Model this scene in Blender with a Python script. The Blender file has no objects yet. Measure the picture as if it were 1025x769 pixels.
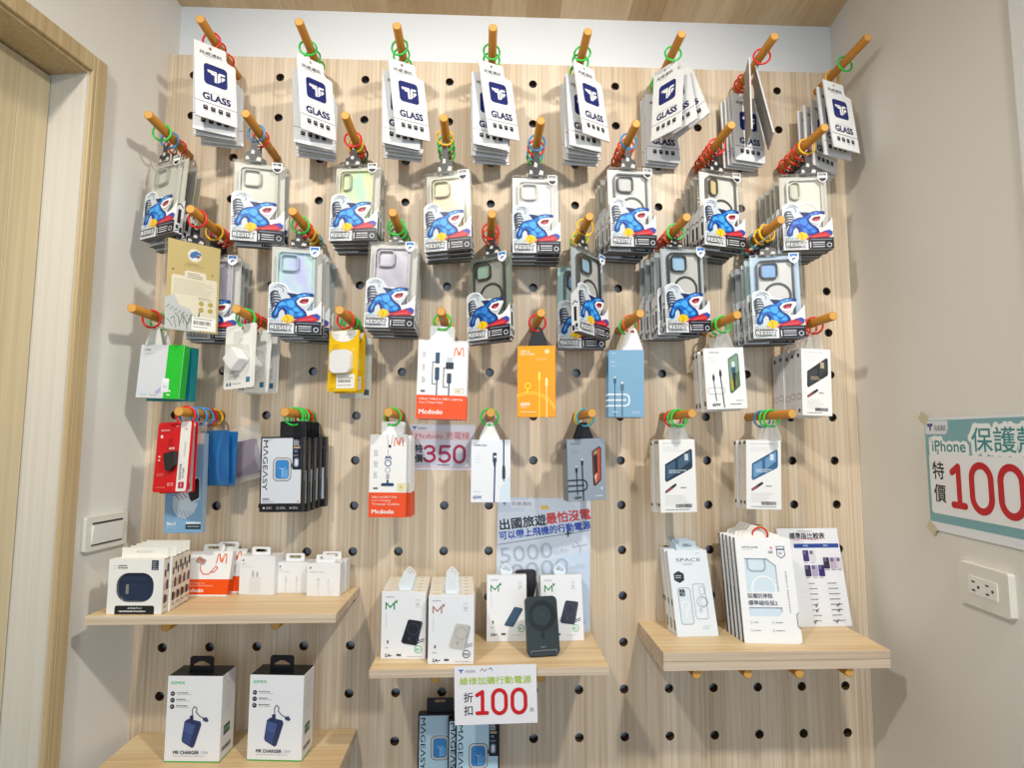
import bpy, bmesh, math, random
from mathutils import Matrix, Vector, Euler
from mathutils.geometry import tessellate_polygon
rnd = random.Random(7)
SC = bpy.context.scene
COL = SC.collection
R = math.radians

# ------------------------------------------------------------------ materials
def lin(h):
    h = h.lstrip('#')
    out = []
    for i in (0, 2, 4):
        c = int(h[i:i+2], 16)/255
        out.append(c/12.92 if c <= .04045 else ((c+.055)/1.055)**2.4)
    return (*out, 1)
MATS = {}
def M(hexcol, rough=.5, metal=0.0, spec=.4, kind='flat'):
    k = (hexcol, rough, metal, kind)
    if k in MATS: return MATS[k]
    m = bpy.data.materials.new('%s_%s' % (kind, hexcol.strip('#'))); m.use_nodes = True
    nt = m.node_tree; b = nt.nodes['Principled BSDF']
    b.inputs['Base Color'].default_value = lin(hexcol)
    b.inputs['Roughness'].default_value = rough
    b.inputs['Metallic'].default_value = metal
    b.inputs['Specular IOR Level'].default_value = spec
    if kind == 'paint':       # painted plaster: faint mottling and roller bump
        tc = nt.nodes.new('ShaderNodeTexCoord')
        n1 = nt.nodes.new('ShaderNodeTexNoise'); n1.inputs['Scale'].default_value = 3; n1.inputs['Detail'].default_value = 4
        mix = nt.nodes.new('ShaderNodeMix'); mix.data_type = 'RGBA'
        c = lin(hexcol); mix.inputs[6].default_value = tuple(x*.96 for x in c[:3])+(1,); mix.inputs[7].default_value = c
        n2 = nt.nodes.new('ShaderNodeTexNoise'); n2.inputs['Scale'].default_value = 160
        bp = nt.nodes.new('ShaderNodeBump'); bp.inputs['Strength'].default_value = .04; bp.inputs['Distance'].default_value = .002
        L = nt.links.new
        L(tc.outputs['Object'], n1.inputs['Vector']); L(tc.outputs['Object'], n2.inputs['Vector'])
        L(n1.outputs['Fac'], mix.inputs[0]); L(mix.outputs[2], b.inputs['Base Color'])
        L(n2.outputs['Fac'], bp.inputs['Height']); L(bp.outputs['Normal'], b.inputs['Normal'])
    MATS[k] = m
    return m
def wood(name, light, dark, axis='z', grain=1.0, rough=.45, plank=None, edge=None):
    """wood with grain running along axis; plank = width of boards across x"""
    m = bpy.data.materials.new(name); m.use_nodes = True
    nt = m.node_tree; b = nt.nodes['Principled BSDF']; N = nt.nodes.new; L = nt.links.new
    b.inputs['Roughness'].default_value = rough; b.inputs['Specular IOR Level'].default_value = .3
    tc = N('ShaderNodeTexCoord'); mp = N('ShaderNodeMapping')
    s = {'x': (.6, 60, 60), 'y': (60, .6, 60), 'z': (60, 60, .6)}[axis]
    mp.inputs['Scale'].default_value = tuple(v*grain for v in s)
    L(tc.outputs['Object'], mp.inputs['Vector'])
    n1 = N('ShaderNodeTexNoise'); n1.inputs['Scale'].default_value = 3.0; n1.inputs['Detail'].default_value = 6; n1.inputs['Roughness'].default_value = .65
    L(mp.outputs['Vector'], n1.inputs['Vector'])
    mp2 = N('ShaderNodeMapping'); mp2.inputs['Scale'].default_value = tuple(v*.22*grain for v in s); L(tc.outputs['Object'], mp2.inputs['Vector'])
    n2 = N('ShaderNodeTexNoise'); n2.inputs['Scale'].default_value = 1.6; n2.inputs['Detail'].default_value = 3
    L(mp2.outputs['Vector'], n2.inputs['Vector'])
    add = N('ShaderNodeMath'); add.operation = 'MULTIPLY_ADD'; add.inputs[1].default_value = .6
    mul = N('ShaderNodeMath'); mul.operation = 'MULTIPLY'; mul.inputs[1].default_value = .4
    L(n2.outputs['Fac'], mul.inputs[0]); L(n1.outputs['Fac'], add.inputs[0]); L(mul.outputs[0], add.inputs[2])
    rp = N('ShaderNodeValToRGB'); rp.color_ramp.elements[0].position = .36; rp.color_ramp.elements[1].position = .62
    rp.color_ramp.elements[0].color = lin(dark); rp.color_ramp.elements[1].color = lin(light)
    L(add.outputs[0], rp.inputs['Fac'])
    out = rp.outputs['Color']
    if plank:
        sx = N('ShaderNodeSeparateXYZ'); L(tc.outputs['Object'], sx.inputs[0])
        dv = N('ShaderNodeMath'); dv.operation = 'DIVIDE'; dv.inputs[1].default_value = plank; L(sx.outputs['X'], dv.inputs[0])
        fl = N('ShaderNodeMath'); fl.operation = 'FLOOR'; L(dv.outputs[0], fl.inputs[0])
        wn = N('ShaderNodeTexWhiteNoise'); wn.noise_dimensions = '1D'; L(fl.outputs[0], wn.inputs['W'])
        r2 = N('ShaderNodeValToRGB'); r2.color_ramp.elements[0].color = lin('#c9b090'); r2.color_ramp.elements[1].color = lin('#f6ecdc')
        L(wn.outputs['Value'], r2.inputs['Fac'])
        mx = N('ShaderNodeMix'); mx.data_type = 'RGBA'; mx.blend_type = 'MULTIPLY'; mx.inputs[0].default_value = .85
        L(out, mx.inputs[6]); L(r2.outputs['Color'], mx.inputs[7]); out = mx.outputs[2]
    L(out, b.inputs['Base Color'])
    bp = N('ShaderNodeBump'); bp.inputs['Strength'].default_value = .12; bp.inputs['Distance'].default_value = .001
    L(n1.outputs['Fac'], bp.inputs['Height']); L(bp.outputs['Normal'], b.inputs['Normal'])
    return m
def clear_plastic(name, tint='#ffffff', gloss=.10, haze=.05):
    m = bpy.data.materials.new(name); m.use_nodes = True
    nt = m.node_tree; nt.nodes.clear(); N = nt.nodes.new; L = nt.links.new
    o = N('ShaderNodeOutputMaterial'); t = N('ShaderNodeBsdfTransparent'); t.inputs['Color'].default_value = lin(tint)
    g = N('ShaderNodeBsdfGlossy'); g.inputs['Roughness'].default_value = .12
    d = N('ShaderNodeBsdfDiffuse'); d.inputs['Color'].default_value = lin('#f4f4f0')
    lw = N('ShaderNodeLayerWeight'); lw.inputs['Blend'].default_value = .25
    mm = N('ShaderNodeMath'); mm.operation = 'MULTIPLY_ADD'; mm.inputs[1].default_value = .5; mm.inputs[2].default_value = gloss*.4
    L(lw.outputs['Facing'], mm.inputs[0])
    a = N('ShaderNodeMixShader'); a.inputs[0].default_value = haze; L(t.outputs[0], a.inputs[1]); L(d.outputs[0], a.inputs[2])
    b = N('ShaderNodeMixShader'); L(mm.outputs[0], b.inputs[0]); L(a.outputs[0], b.inputs[1]); L(g.outputs[0], b.inputs[2])
    L(b.outputs[0], o.inputs['Surface'])
    return m
OAK = wood('oak_panel', '#e8dac4', '#c0a685', 'z')
OAKX = wood('oak_shelf', '#ecd6ae', '#d2b282', 'x')
OAKEDGE = wood('oak_edge', '#e3d4be', '#bda58c', 'x', 1.0)
PEGW = wood('peg_wood', '#cf9240', '#aa6c22', 'y', .8, .4)
CEILW = wood('ceiling_planks', '#f4e4c8', '#e0c8a4', 'y', .5, .5, plank=.085)
DOORW = wood('door_wood', '#dacdae', '#c5b38d', 'z', .45)
FRAMEW = wood('frame_wood', '#cab68e', '#b0976c', 'z', .8)
JAMBW = wood('jamb_wood_lit', '#dcd9d0', '#cfcabd', 'z', .7)  # whitish: the bluish light on the jamb is put into its colour
CLEAR = clear_plastic('clear_plastic', gloss=.06, haze=.02)
FILM = clear_plastic('clear_film', gloss=.2, haze=.22)
W_ = '#f1f1ef'; K_ = '#1c1d22'

# ------------------------------------------------------------------ mesh builder
_txt = {}
def text_geo(s):
    k = s
    if k not in _txt:
        c = bpy.data.curves.new('t', 'FONT'); c.body = s; c.size = 1; c.resolution_u = 3
        o = bpy.data.objects.new('t', c); COL.objects.link(o)
        dg = bpy.context.evaluated_depsgraph_get()
        me = bpy.data.meshes.new_from_object(o.evaluated_get(dg))
        V = [(v.co.x, v.co.y) for v in me.vertices]; F = [tuple(p.vertices) for p in me.polygons]
        bpy.data.objects.remove(o); bpy.data.curves.remove(c); bpy.data.meshes.remove(me)
        _txt[k] = (V, F)
    return _txt[k]
def rrect(x0, y0, x1, y1, r, n=5):
    P = []
    for cx, cy, a0 in ((x1-r, y0+r, -90), (x1-r, y1-r, 0), (x0+r, y1-r, 90), (x0+r, y0+r, 180)):
        for i in range(n+1):
            a = R(a0+90*i/n); P.append((cx+r*math.cos(a), cy+r*math.sin(a)))
    return P
def circ(cx, cy, r, n=20, r2=None):
    return [(cx+r*math.cos(2*math.pi*i/n), cy+(r2 or r)*math.sin(2*math.pi*i/n)) for i in range(n)]
class MB:
    def __init__(s): s.v = []; s.f = []; s.mi = []; s.mats = []
    def slot(s, m):
        if m not in s.mats: s.mats.append(m)
        return s.mats.index(m)
    def add(s, V, F, m):
        b = len(s.v); i = s.slot(m)
        s.v += [tuple(v) for v in V]
        for f in F: s.f.append(tuple(b+k for k in f)); s.mi.append(i)
    def box(s, x0, x1, y0, y1, z0, z1, m, front=None, top=None, left=None, right=None, bottom=None):
        V = [(x0,y0,z0),(x1,y0,z0),(x1,y1,z0),(x0,y1,z0),(x0,y0,z1),(x1,y0,z1),(x1,y1,z1),(x0,y1,z1)]
        b = len(s.v); s.v += V
        for f, mm in (((0,1,5,4),front),((4,5,6,7),top),((3,0,4,7),left),((1,2,6,5),right),((0,3,2,1),bottom),((2,3,7,6),None)):
            s.f.append(tuple(b+k for k in f)); s.mi.append(s.slot(mm or m))
        return s
    def prism(s, outer, y0, y1, m, holes=(), side=None, back=None):
        """outer / holes in (x, z) metres, extruded from y0 (front) to y1 (back)"""
        loops = [outer]+list(holes); flat = [p for l in loops for p in l]
        tris = tessellate_polygon([[Vector((p[0], p[1], 0)) for p in l] for l in loops])
        s.add([(x, y0, z) for x, z in flat], tris, m)
        s.add([(x, y1, z) for x, z in flat], tris, back or m)
        o = 0
        for l in loops:
            n = len(l)
            V = [(x, y0, z) for x, z in l]+[(x, y1, z) for x, z in l]
            s.add(V, [(i, (i+1) % n, n+(i+1) % n, n+i) for i in range(n)], side or m); o += n
        return s
    def torus(s, c, rot, R0, r, m, n=28, k=8, a0=0, a1=360):
        full = abs(a1-a0) >= 360; V = []; F = []; N = n if full else n+1
        for i in range(N):
            a = R(a0+(a1-a0)*i/n)
            for j in range(k):
                b = 2*math.pi*j/k; d = R0+r*math.cos(b)
                V.append(Vector(c)+rot @ Vector((d*math.cos(a), r*math.sin(b), d*math.sin(a))))
        for i in range(n):
            for j in range(k):
                F.append((i*k+j, ((i+1) % N)*k+j, ((i+1) % N)*k+(j+1) % k, i*k+(j+1) % k))
        s.add(V, F, m); return s
    def tube(s, pts, r, m, k=8, cap=True):
        pts = [Vector(p) for p in pts]; V = []; F = []; n = len(pts)
        for i, p in enumerate(pts):
            d = (pts[min(i+1, n-1)]-pts[max(i-1, 0)]).normalized()
            u = d.cross(Vector((0, 0, 1)) if abs(d.z) < .9 else Vector((1, 0, 0))).normalized(); w = d.cross(u)
            for j in range(k):
                a = 2*math.pi*j/k; V.append(p+(u*math.cos(a)+w*math.sin(a))*r)
        for i in range(n-1):
            for j in range(k): F.append((i*k+j, i*k+(j+1) % k, (i+1)*k+(j+1) % k, (i+1)*k+j))
        if cap: F += [tuple(range(k)), tuple(range((n-1)*k, n*k))]
        s.add(V, F, m); return s
    # ---- printed artwork; ops in millimetres, x right, y down
    def art(s, ops, O, U=(1,0,0), V=(0,0,-1), N=(0,-1,0), rough=.5, base=.00012, step=.00004, pre=None):
        O, U, V, N = map(Vector, (O, U, V, N)); k = 0
        def put(P, F, col):
            if pre: P = [pre(*p) for p in P]
            h = base+k*step
            s.add([O+U*(x/1000)+V*(y/1000)+N*h for x, y in P], F, col if not isinstance(col, str) else M(col, rough))
        def poly(P, col):
            put(P, tessellate_polygon([[Vector((x, y, 0)) for x, y in P]]), col)
        for op in ops:
            t = op[0]
            if t == 'r': _, x0, y0, x1, y1, c = op; put([(x0,y0),(x1,y0),(x1,y1),(x0,y1)], [(0,1,2,3)], c)
            elif t == 'rr': _, x0, y0, x1, y1, rad, c = op; poly(rrect(x0, y0, x1, y1, rad), c)
            elif t == 'p': poly(op[1], op[2])
            elif t == 'c': _, x, y, rad, c = op; poly(circ(x, y, rad), c)
            elif t == 'o':      # ring
                _, x, y, ro, ri, c = op; n = 24; A = circ(x, y, ro, n); B = circ(x, y, ri, n)
                put(A+B, [(i, (i+1) % n, n+(i+1) % n, n+i) for i in range(n)], c)
            elif t == 'ro':     # rounded outline
                _, x0, y0, x1, y1, rad, w, c = op
                A = rrect(x0, y0, x1, y1, rad); B = rrect(x0+w, y0+w, x1-w, y1-w, max(rad-w, .1)); n = len(A)
                put(A+B, [(i, (i+1) % n, n+(i+1) % n, n+i) for i in range(n)], c)
            elif t == 'l':      # stroke
                _, P, w, c = op
                for (ax, ay), (bx, by) in zip(P, P[1:]):
                    k += .12; d = math.hypot(bx-ax, by-ay) or 1; nx, ny = -(by-ay)/d*w/2, (bx-ax)/d*w/2
                    put([(ax+nx,ay+ny),(bx+nx,by+ny),(bx-nx,by-ny),(ax-nx,ay-ny)], [(0,1,2,3)], c)
                if w > 1:
                    for (x, y) in P: k += .12; put(circ(x, y, w/2, 10), [tuple(range(10))], c)
            elif t == 's':      # smooth stroke: one strip with round ends, or a closed loop
                _, Q, w, c = op[:4]; closed = len(op) > 4; n = len(Q); Lh = []; Rh = []
                for i in range(n):
                    a_, b_ = (Q[i-1], Q[(i+1) % n]) if closed else (Q[max(i-1, 0)], Q[min(i+1, n-1)])
                    d = math.hypot(b_[0]-a_[0], b_[1]-a_[1]) or 1; nx, ny = -(b_[1]-a_[1])/d*w/2, (b_[0]-a_[0])/d*w/2
                    Lh.append((Q[i][0]+nx, Q[i][1]+ny)); Rh.append((Q[i][0]-nx, Q[i][1]-ny))
                PP = Lh+Rh; FF = [(i, (i+1) % n, n+(i+1) % n, n+i) for i in range(n if closed else n-1)]
                if not closed:
                    for e, sg in ((0, 1), (n-1, -1)):
                        a0 = math.atan2(Lh[e][1]-Q[e][1], Lh[e][0]-Q[e][0]); b0 = len(PP)
                        PP += [(Q[e][0]+w/2*math.cos(a0+sg*math.pi*j/8), Q[e][1]+w/2*math.sin(a0+sg*math.pi*j/8)) for j in range(9)]
                        FF.append(tuple(range(b0, b0+9)))
                put(PP, FF, c)
            elif t == 'g':      # rows of small print
                _, x0, y0, x1, n, pitch, hh, c = op
                for i in range(n):
                    x = x0; e = x1-(x1-x0)*rnd.uniform(0, .35)
                    while x < e:
                        w = rnd.uniform(1.2, 4.5); put([(x,y0+i*pitch),(min(x+w,e),y0+i*pitch),(min(x+w,e),y0+i*pitch+hh),(x,y0+i*pitch+hh)], [(0,1,2,3)], c); x += w+.8
            elif t == 'bar':    # barcode
                _, x0, y0, x1, y1, c = op; x = x0
                while x < x1:
                    w = rnd.choice((.5,.5,.9,1.3)); put([(x,y0),(x+w,y0),(x+w,y1),(x,y1)], [(0,1,2,3)], c); x += w+rnd.choice((.5,.8))
            elif t == 't':      # text: s, x, y(top), height, colour, {opts}
                _, st, x, y, hh, c = op[:6]; o = op[6] if len(op) > 6 else {}
                VV, FF = text_geo(st)
                xs = [p[0] for p in VV]; ys = [p[1] for p in VV]; x0, x1, y0, y1 = min(xs), max(xs), min(ys), max(ys)
                sc = hh/(y1-y0); sxx = o['w']/(x1-x0) if 'w' in o else sc
                W = (x1-x0)*sxx; al = o.get('al', 'l'); ox = {'l': 0, 'c': -W/2, 'r': -W}[al]; a = R(o.get('rot', 0)); sh = o.get('sh', 0)
                P = []
                for px, py in VV:
                    q = ((px-x0)*sxx+ox, (y1-py)*sc); q = (q[0]-sh*(q[1]-hh), q[1])
                    P.append((x+q[0]*math.cos(a)-q[1]*math.sin(a), y+q[0]*math.sin(a)+q[1]*math.cos(a)))
                put(P, FF, c)
                if o.get('b'):      # heavier weight: the outline repeated around a small circle, each copy a hair higher
                    n = 4 if o['b'] < .06 else 10; rr = o['b']*sc
                    for i in range(n): k += .3; put([(px+rr*math.cos(2*math.pi*(i+.5)/n), py+rr*math.sin(2*math.pi*(i+.5)/n)) for px, py in P], FF, c)
            k += 1
        return s
    def build(s, name, parent=None, bevel=0, smooth=False, seg=2):
        me = bpy.data.meshes.new(name); me.from_pydata(s.v, [], s.f)
        for m in s.mats: me.materials.append(m)
        me.polygons.foreach_set('material_index', s.mi)
        if bevel or smooth:
            bm = bmesh.new(); bm.from_mesh(me)
            if bevel:
                bmesh.ops.recalc_face_normals(bm, faces=bm.faces)
                ed = [e for e in bm.edges if len(e.link_faces) == 2 and e.calc_face_angle(0) > R(30)]
                bmesh.ops.bevel(bm, geom=ed, offset=bevel, segments=seg, affect='EDGES', profile=.5)
            if smooth:
                for f in bm.faces: f.smooth = True
            bm.to_mesh(me); bm.free()
        me.update()
        o = bpy.data.objects.new(name, me); COL.objects.link(o)
        if parent is not None: o.parent = parent
        return o
def tag(o, label=None, cat=None, group=None, kind=None):
    for k, v in (('label', label), ('category', cat), ('group', group), ('kind', kind)):
        if v: o[k] = v
    return o
def root(name, mat=None):
    o = bpy.data.objects.new(name, None); COL.objects.link(o); o.empty_display_size = .02
    if mat is not None: o.matrix_world = mat
    return o
def kids(o): return [c for c in bpy.data.objects if c.parent == o]
def pose(x, y, z, yaw=0, pitch=0, roll=0):
    return Matrix.Translation((x, y, z)) @ Matrix.Rotation(R(yaw), 4, 'Z') @ Matrix.Rotation(R(pitch), 4, 'X') @ Matrix.Rotation(R(roll), 4, 'Y')

# ------------------------------------------------------------------ the place
P = .1                                   # hole pitch
Z0 = 2.3465                              # height of the first row of holes
def peg_at(c, r): return Vector((c*P, 0, Z0-r*P))
SPL, SPR = R(8.5), R(4.3)
WL = Matrix.Translation((-.7600, 0, 0)) @ Matrix.Rotation(math.pi/2-SPL, 4, 'Z')     # left wall: local x towards the back, front = -y
WR = Matrix.Translation((.8600, 0, 0)) @ Matrix.Rotation(-math.pi/2-SPR, 4, 'Z')     # right wall: local x towards the viewer
def place_on(o, mat): o.matrix_world = mat; return o

def build_setting():
    wall = M('#e9edf0', .7, kind='paint'); cream = M('#e9e7e0', .7, kind='paint'); bright = M('#eef1f2', .55, kind='paint')
    MB().box(-1.2, 1.3, .033, .15, 0, 2.9, wall).build('wall_back')['kind'] = 'structure'
    f = MB().box(-2.2, 2.2, -3.2, .15, -.06, 0, wood('floor_wood', '#b79a76', '#96784f', 'y', .5, plank=.12)).build('floor'); f['kind'] = 'structure'
    m = MB(); V = [(-1.6, .033, 2.543), (1.3, .033, 2.543), (1.3, -2.6, 2.806), (-1.6, -2.6, 2.806)]
    m.add(V+[(x, y, z+.05) for x, y, z in V], [(0,1,2,3),(4,7,6,5),(0,4,5,1),(1,5,6,2),(2,6,7,3),(3,7,4,0)], CEILW)
    m.build('ceiling')['kind'] = 'structure'
    # left wall with the door opening (u = distance along the wall, negative towards the viewer)
    D0, D1, DZ = -.215, -1.06, 2.212
    m = MB()
    m.box(D0+.002, .04, 0, .12, 0, 2.9, cream); m.box(D1, D0+.002, 0, .12, DZ, 2.9, cream); m.box(-2.6, D1, 0, .12, 0, 2.9, cream)
    w = m.build('wall_left'); w['kind'] = 'structure'; w.matrix_world = WL
    d = root('door_1', WL); d['kind'] = 'structure'
    CW = .034
    m = MB()
    for x0, x1 in ((D0, D0+.008), (D0+.0085, D0+CW)): m.box(x0, x1, -.012, 0, 0, DZ+CW, FRAMEW)
    m.box(D1-CW, D1, -.012, 0, 0, DZ+CW, FRAMEW); m.box(D1, D0, -.012, 0, DZ, DZ+CW, FRAMEW)
    m.build('door_casing', d, bevel=.0015)
    m = MB(); m.box(D0-.004, D0, -.004, .105, 0, DZ, JAMBW); m.box(D1, D1+.004, -.004, .105, 0, DZ, JAMBW)
    m.build('door_jamb', d)
    m = MB(); m.box(D1+.004, D0-.004, -.004, .105, DZ-.006, DZ, FRAMEW); m.build('door_head', d)
    m = MB(); x = D0-.006
    for wd in (.062, .13, .16, .16, .16, .15):
        x1 = max(x-wd, D1+.006); m.box(x1+.0006, x, .072, .105, .004, DZ-.01, DOORW); x = x1
    leaf = m.build('door_leaf', d, bevel=.001)
    m = MB(); m.tube([(D1+.06, .07, 1.0), (D1+.06, .03, 1.0), (D1+.17, .03, 1.0)], .009, M('#9a9a98', .3, 1)); m.build('door_handle', leaf, smooth=True)
    # right wall, ending in a white trim towards the viewer
    w = MB().box(-.04, .49, 0, .12, 0, 2.9, cream).build('wall_right'); w['kind'] = 'structure'; w.matrix_world = WR
    w = MB().box(.491, .62, -.002, .12, 0, 2.9, bright).build('trim_1'); w['kind'] = 'structure'; w.matrix_world = WR

def build_board():
    hole = .0097; m = MB(); C0, C1, R0, R1 = -7, 8, 0, 17; th = .018
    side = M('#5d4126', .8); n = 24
    for c in range(C0, C1+1):
        for r in range(R0, R1+1):
            o = peg_at(c, r); x0, x1 = o.x-.05, o.x+.05; z0, z1 = o.z-.05, o.z+.05
            if c == C0: x0 = -.7600
            if c == C1: x1 = .8595
            m_out = []; inn = []
            for i in range(n):
                a = 2*math.pi*(i+.5)/n-math.pi; ca, sa = math.cos(a), math.sin(a); t = .05/max(abs(ca), abs(sa))
                m_out.append((ca*t, sa*t)); inn.append((o.x+hole*ca, o.z+hole*sa))
            out = []
            for (dx, dz) in m_out:
                out.append((x0 if dx < -.0499 else x1 if dx > .0499 else o.x+dx, z0 if dz < -.0499 else z1 if dz > .0499 else o.z+dz))
            # square corners
            A = out; V = [(x, 0, z) for x, z in A]+[(x, 0, z) for x, z in inn]
            F = [(i, (i+1) % n, n+(i+1) % n, n+i) for i in range(n)]
            cor = [(x1, z0), (x1, z1), (x0, z1), (x0, z0)]
            for q, (cx, cz) in enumerate(cor):
                i = {0: n*3//8-1, 1: n*5//8-1, 2: n*7//8-1, 3: n//8-1}[q]
                V.append((cx, 0, cz)); F.append((i, 2*n+q, (i+1) % n))
            m.add(V, F, OAK)
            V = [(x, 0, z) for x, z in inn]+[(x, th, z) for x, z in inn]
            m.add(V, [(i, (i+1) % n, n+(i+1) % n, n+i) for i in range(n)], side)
    zt, zb = peg_at(0, R0).z+.05, peg_at(0, R1).z-.05
    x0, x1 = -.7600, .8595
    m.add([(x0,0,zt),(x1,0,zt),(x1,.0325,zt),(x0,.0325,zt),(x0,0,zb),(x1,0,zb),(x1,.0325,zb),(x0,.0325,zb)],
          [(0,1,2,3),(4,5,6,7),(0,3,7,4),(1,2,6,5)], OAK)
    o = m.build('pegboard')
    tag(o, 'tall pale oak pegboard with rows of drilled holes covering the back wall', 'pegboard')
ROWN = {0: 'top row', 2: 'second row', 4: 'third row', 6: 'fourth row', 8: 'fifth row'}
ORD = ['first', 'second', 'third', 'fourth', 'fifth', 'sixth', 'seventh', 'eighth', 'ninth']
PEGL, PEGR = .181, .0091
def TL(r): return R({0: 1.5, 2: 1.5, 4: 1.1, 6: .5, 8: .1}.get(r, 1))      # how far the pegs of a row point up
def peg_name(c, r):
    return '%s %s peg' % (ORD[(c+6)//2 if r % 4 == 0 else (c+7)//2], ROWN[r].replace(' ', '-'))
def build_pegs():
    proto = None
    def one(c, r, label, group, tilt=None):
        tilt = TL(r) if tilt is None else tilt
        nonlocal proto
        if proto is None:
            n = 20; m = MB(); L0 = -.0165; V = []; rings = [(PEGR, -L0), (PEGR, -PEGL+.001), (PEGR-.0012, -PEGL)]
            # a dowel along -y with a small chamfer; end grain paler
            for rr, y in rings:
                V += [(rr*math.cos(2*math.pi*i/n), y, rr*math.sin(2*math.pi*i/n)) for i in range(n)]
            F = [(k*n+i, k*n+(i+1) % n, (k+1)*n+(i+1) % n, (k+1)*n+i) for k in range(2) for i in range(n)]
            m.add(V, F, PEGW); m.add(V[2*n:], [tuple(range(n))], M('#d3a052', .6)); m.add(V[:n], [tuple(range(n))], PEGW)
            proto = m.build('wooden_peg'); me = proto.data
            for p in me.polygons: p.use_smooth = len(p.vertices) == 4
            o = proto
        else:
            o = proto.copy(); COL.objects.link(o)
        o.location = peg_at(c, r)+Vector((0, {(-7, 2): .013, (8, 0): -.008, (6, 8): -.010, (4, 8): -.004}.get((c, r), rnd.uniform(-.003, .003)), 0)); o.rotation_euler = (-tilt, 0, .013 if tilt else 0)
        tag(o, label, 'peg', group)
    for r in (0, 2, 4, 6, 8):
        cs = range(-6, 9, 2) if r == 0 else range(-7, 8, 2) if r in (2, 6) else range(-6, 7, 2)
        for c in cs:
            one(c, r, 'honey coloured wooden peg, %s from the left in the %s' % (ORD[(c+6)//2 if r % 4 == 0 else (c+7)//2], ROWN[r]), 'display pegs in rows')
    for c, w in ((-6, 'left'), (-4, 'right')): one(c, 12, 'wooden peg under the shelf of small white boxes, %s one' % w, 'shelf support pegs', 0)
    for c, w in ((-1, 'left'), (1, 'right')): one(c, 13, 'wooden peg under the middle power bank shelf, %s one' % w, 'shelf support pegs', 0)
    for k, c in enumerate((4, 5, 6, 7)): one(c, 13, 'wooden peg under the thick right shelf, %s from the left' % ORD[k], 'shelf support pegs', 0)
ZL, ZM, ZR, ZB = 1.1717, 1.0707, 1.0897, .8737
def build_shelves():
    for (x0, x1, d, z0, z1, lab, two) in (
        (-.735, -.2825, .2, ZL-.016, ZL, 'thin oak shelf on the left holding small white accessory boxes', 0),
        (-.2195, .2270, .2, ZM-.015, ZM, 'thin oak shelf in the middle holding power bank boxes', 0),
        (.334, .779, .186, ZR-.034, ZR, 'thick oak shelf on the right holding leaning phone case boxes', 1),
        (-.738, -.281, .2, ZB-.016, ZB, 'lowest oak shelf on the left holding two charger boxes', 0)):
        m = MB()
        if two:
            zc = (z0+z1)/2
            m.box(x0, x1, -d, -.0004, zc+.0003, z1, OAKEDGE, top=OAKX); m.box(x0, x1, -d, -.0004, z0, zc-.0003, OAKEDGE, top=OAKX)
        else:
            m.box(x0, x1, -d, -.0004, z0, z1, OAKEDGE, top=OAKX)
        tag(m.build('shelf', bevel=.0006), lab, 'shelf', 'oak shelves on the pegboard')

# ------------------------------------------------------------------ hang rings
RCOL = {'r': '#e0261c', 'g': '#2fc84a', 'b': '#3f8fc9', 'y': '#f0bb18', 'c': '#45a7b8', 'o': '#e5532a', 'k': '#23713a'}
_ring = {}
def ring_mesh(col):
    if col not in _ring:
        m = MB().torus((0, 0, 0), Matrix.Identity(3), 0.0178, .0022, M(RCOL[col], .35))
        o = m.build('hanging_ring', smooth=True); _ring[col] = o.data; bpy.data.objects.remove(o)
    return _ring[col]
def add_ring(rt, c, r, y, col):
    """a plastic ring round the peg, carried through the item's hang hole"""
    p = peg_at(c, r); z = p.z-y*math.tan(TL(r))+PEGR/math.cos(TL(r))-.0156
    o = bpy.data.objects.new('hanging_ring', ring_mesh(col)); COL.objects.link(o)
    o.parent = rt
    mw = Matrix.Translation((p.x, y, z)) @ Matrix.Rotation(R(rnd.uniform(-14, 14)), 4, 'Z') @ Matrix.Rotation(R(rnd.uniform(-6, 6)), 4, 'X')
    o.matrix_parent_inverse = Matrix.Identity(4); o.matrix_basis = rt.matrix_world.inverted() @ mw
    o['label'] = {'r': 'red', 'g': 'green', 'b': 'blue', 'y': 'yellow', 'c': 'teal', 'o': 'orange', 'k': 'dark green'}[col]+' plastic ring'

# ------------------------------------------------------------------ package kinds (prototypes live at the origin until first used)
PROTO = {}
class Kind:
    def __init__(s, name, w, h, t, cat): s.name, s.w, s.h, s.t, s.cat = name, w, h, t, cat; s.root = root(name); s.used = False
    def new(s, mat):
        if not s.used: s.used = True; r = s.root
        else:
            r = s.root.copy(); COL.objects.link(r)
            for ch in s.parts:
                c = ch.copy(); COL.objects.link(c); c.parent = r
                for g in s.subs.get(ch.name, ()):
                    d = g.copy(); COL.objects.link(d); d.parent = c
        r.matrix_world = mat
        return r
    def done(s):
        s.parts = kids(s.root); s.subs = {p.name: kids(p) for p in s.parts}; PROTO[s.name+str(len(PROTO))] = s
        return s
def F0(w): return (-w/2, 0, 0)

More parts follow.
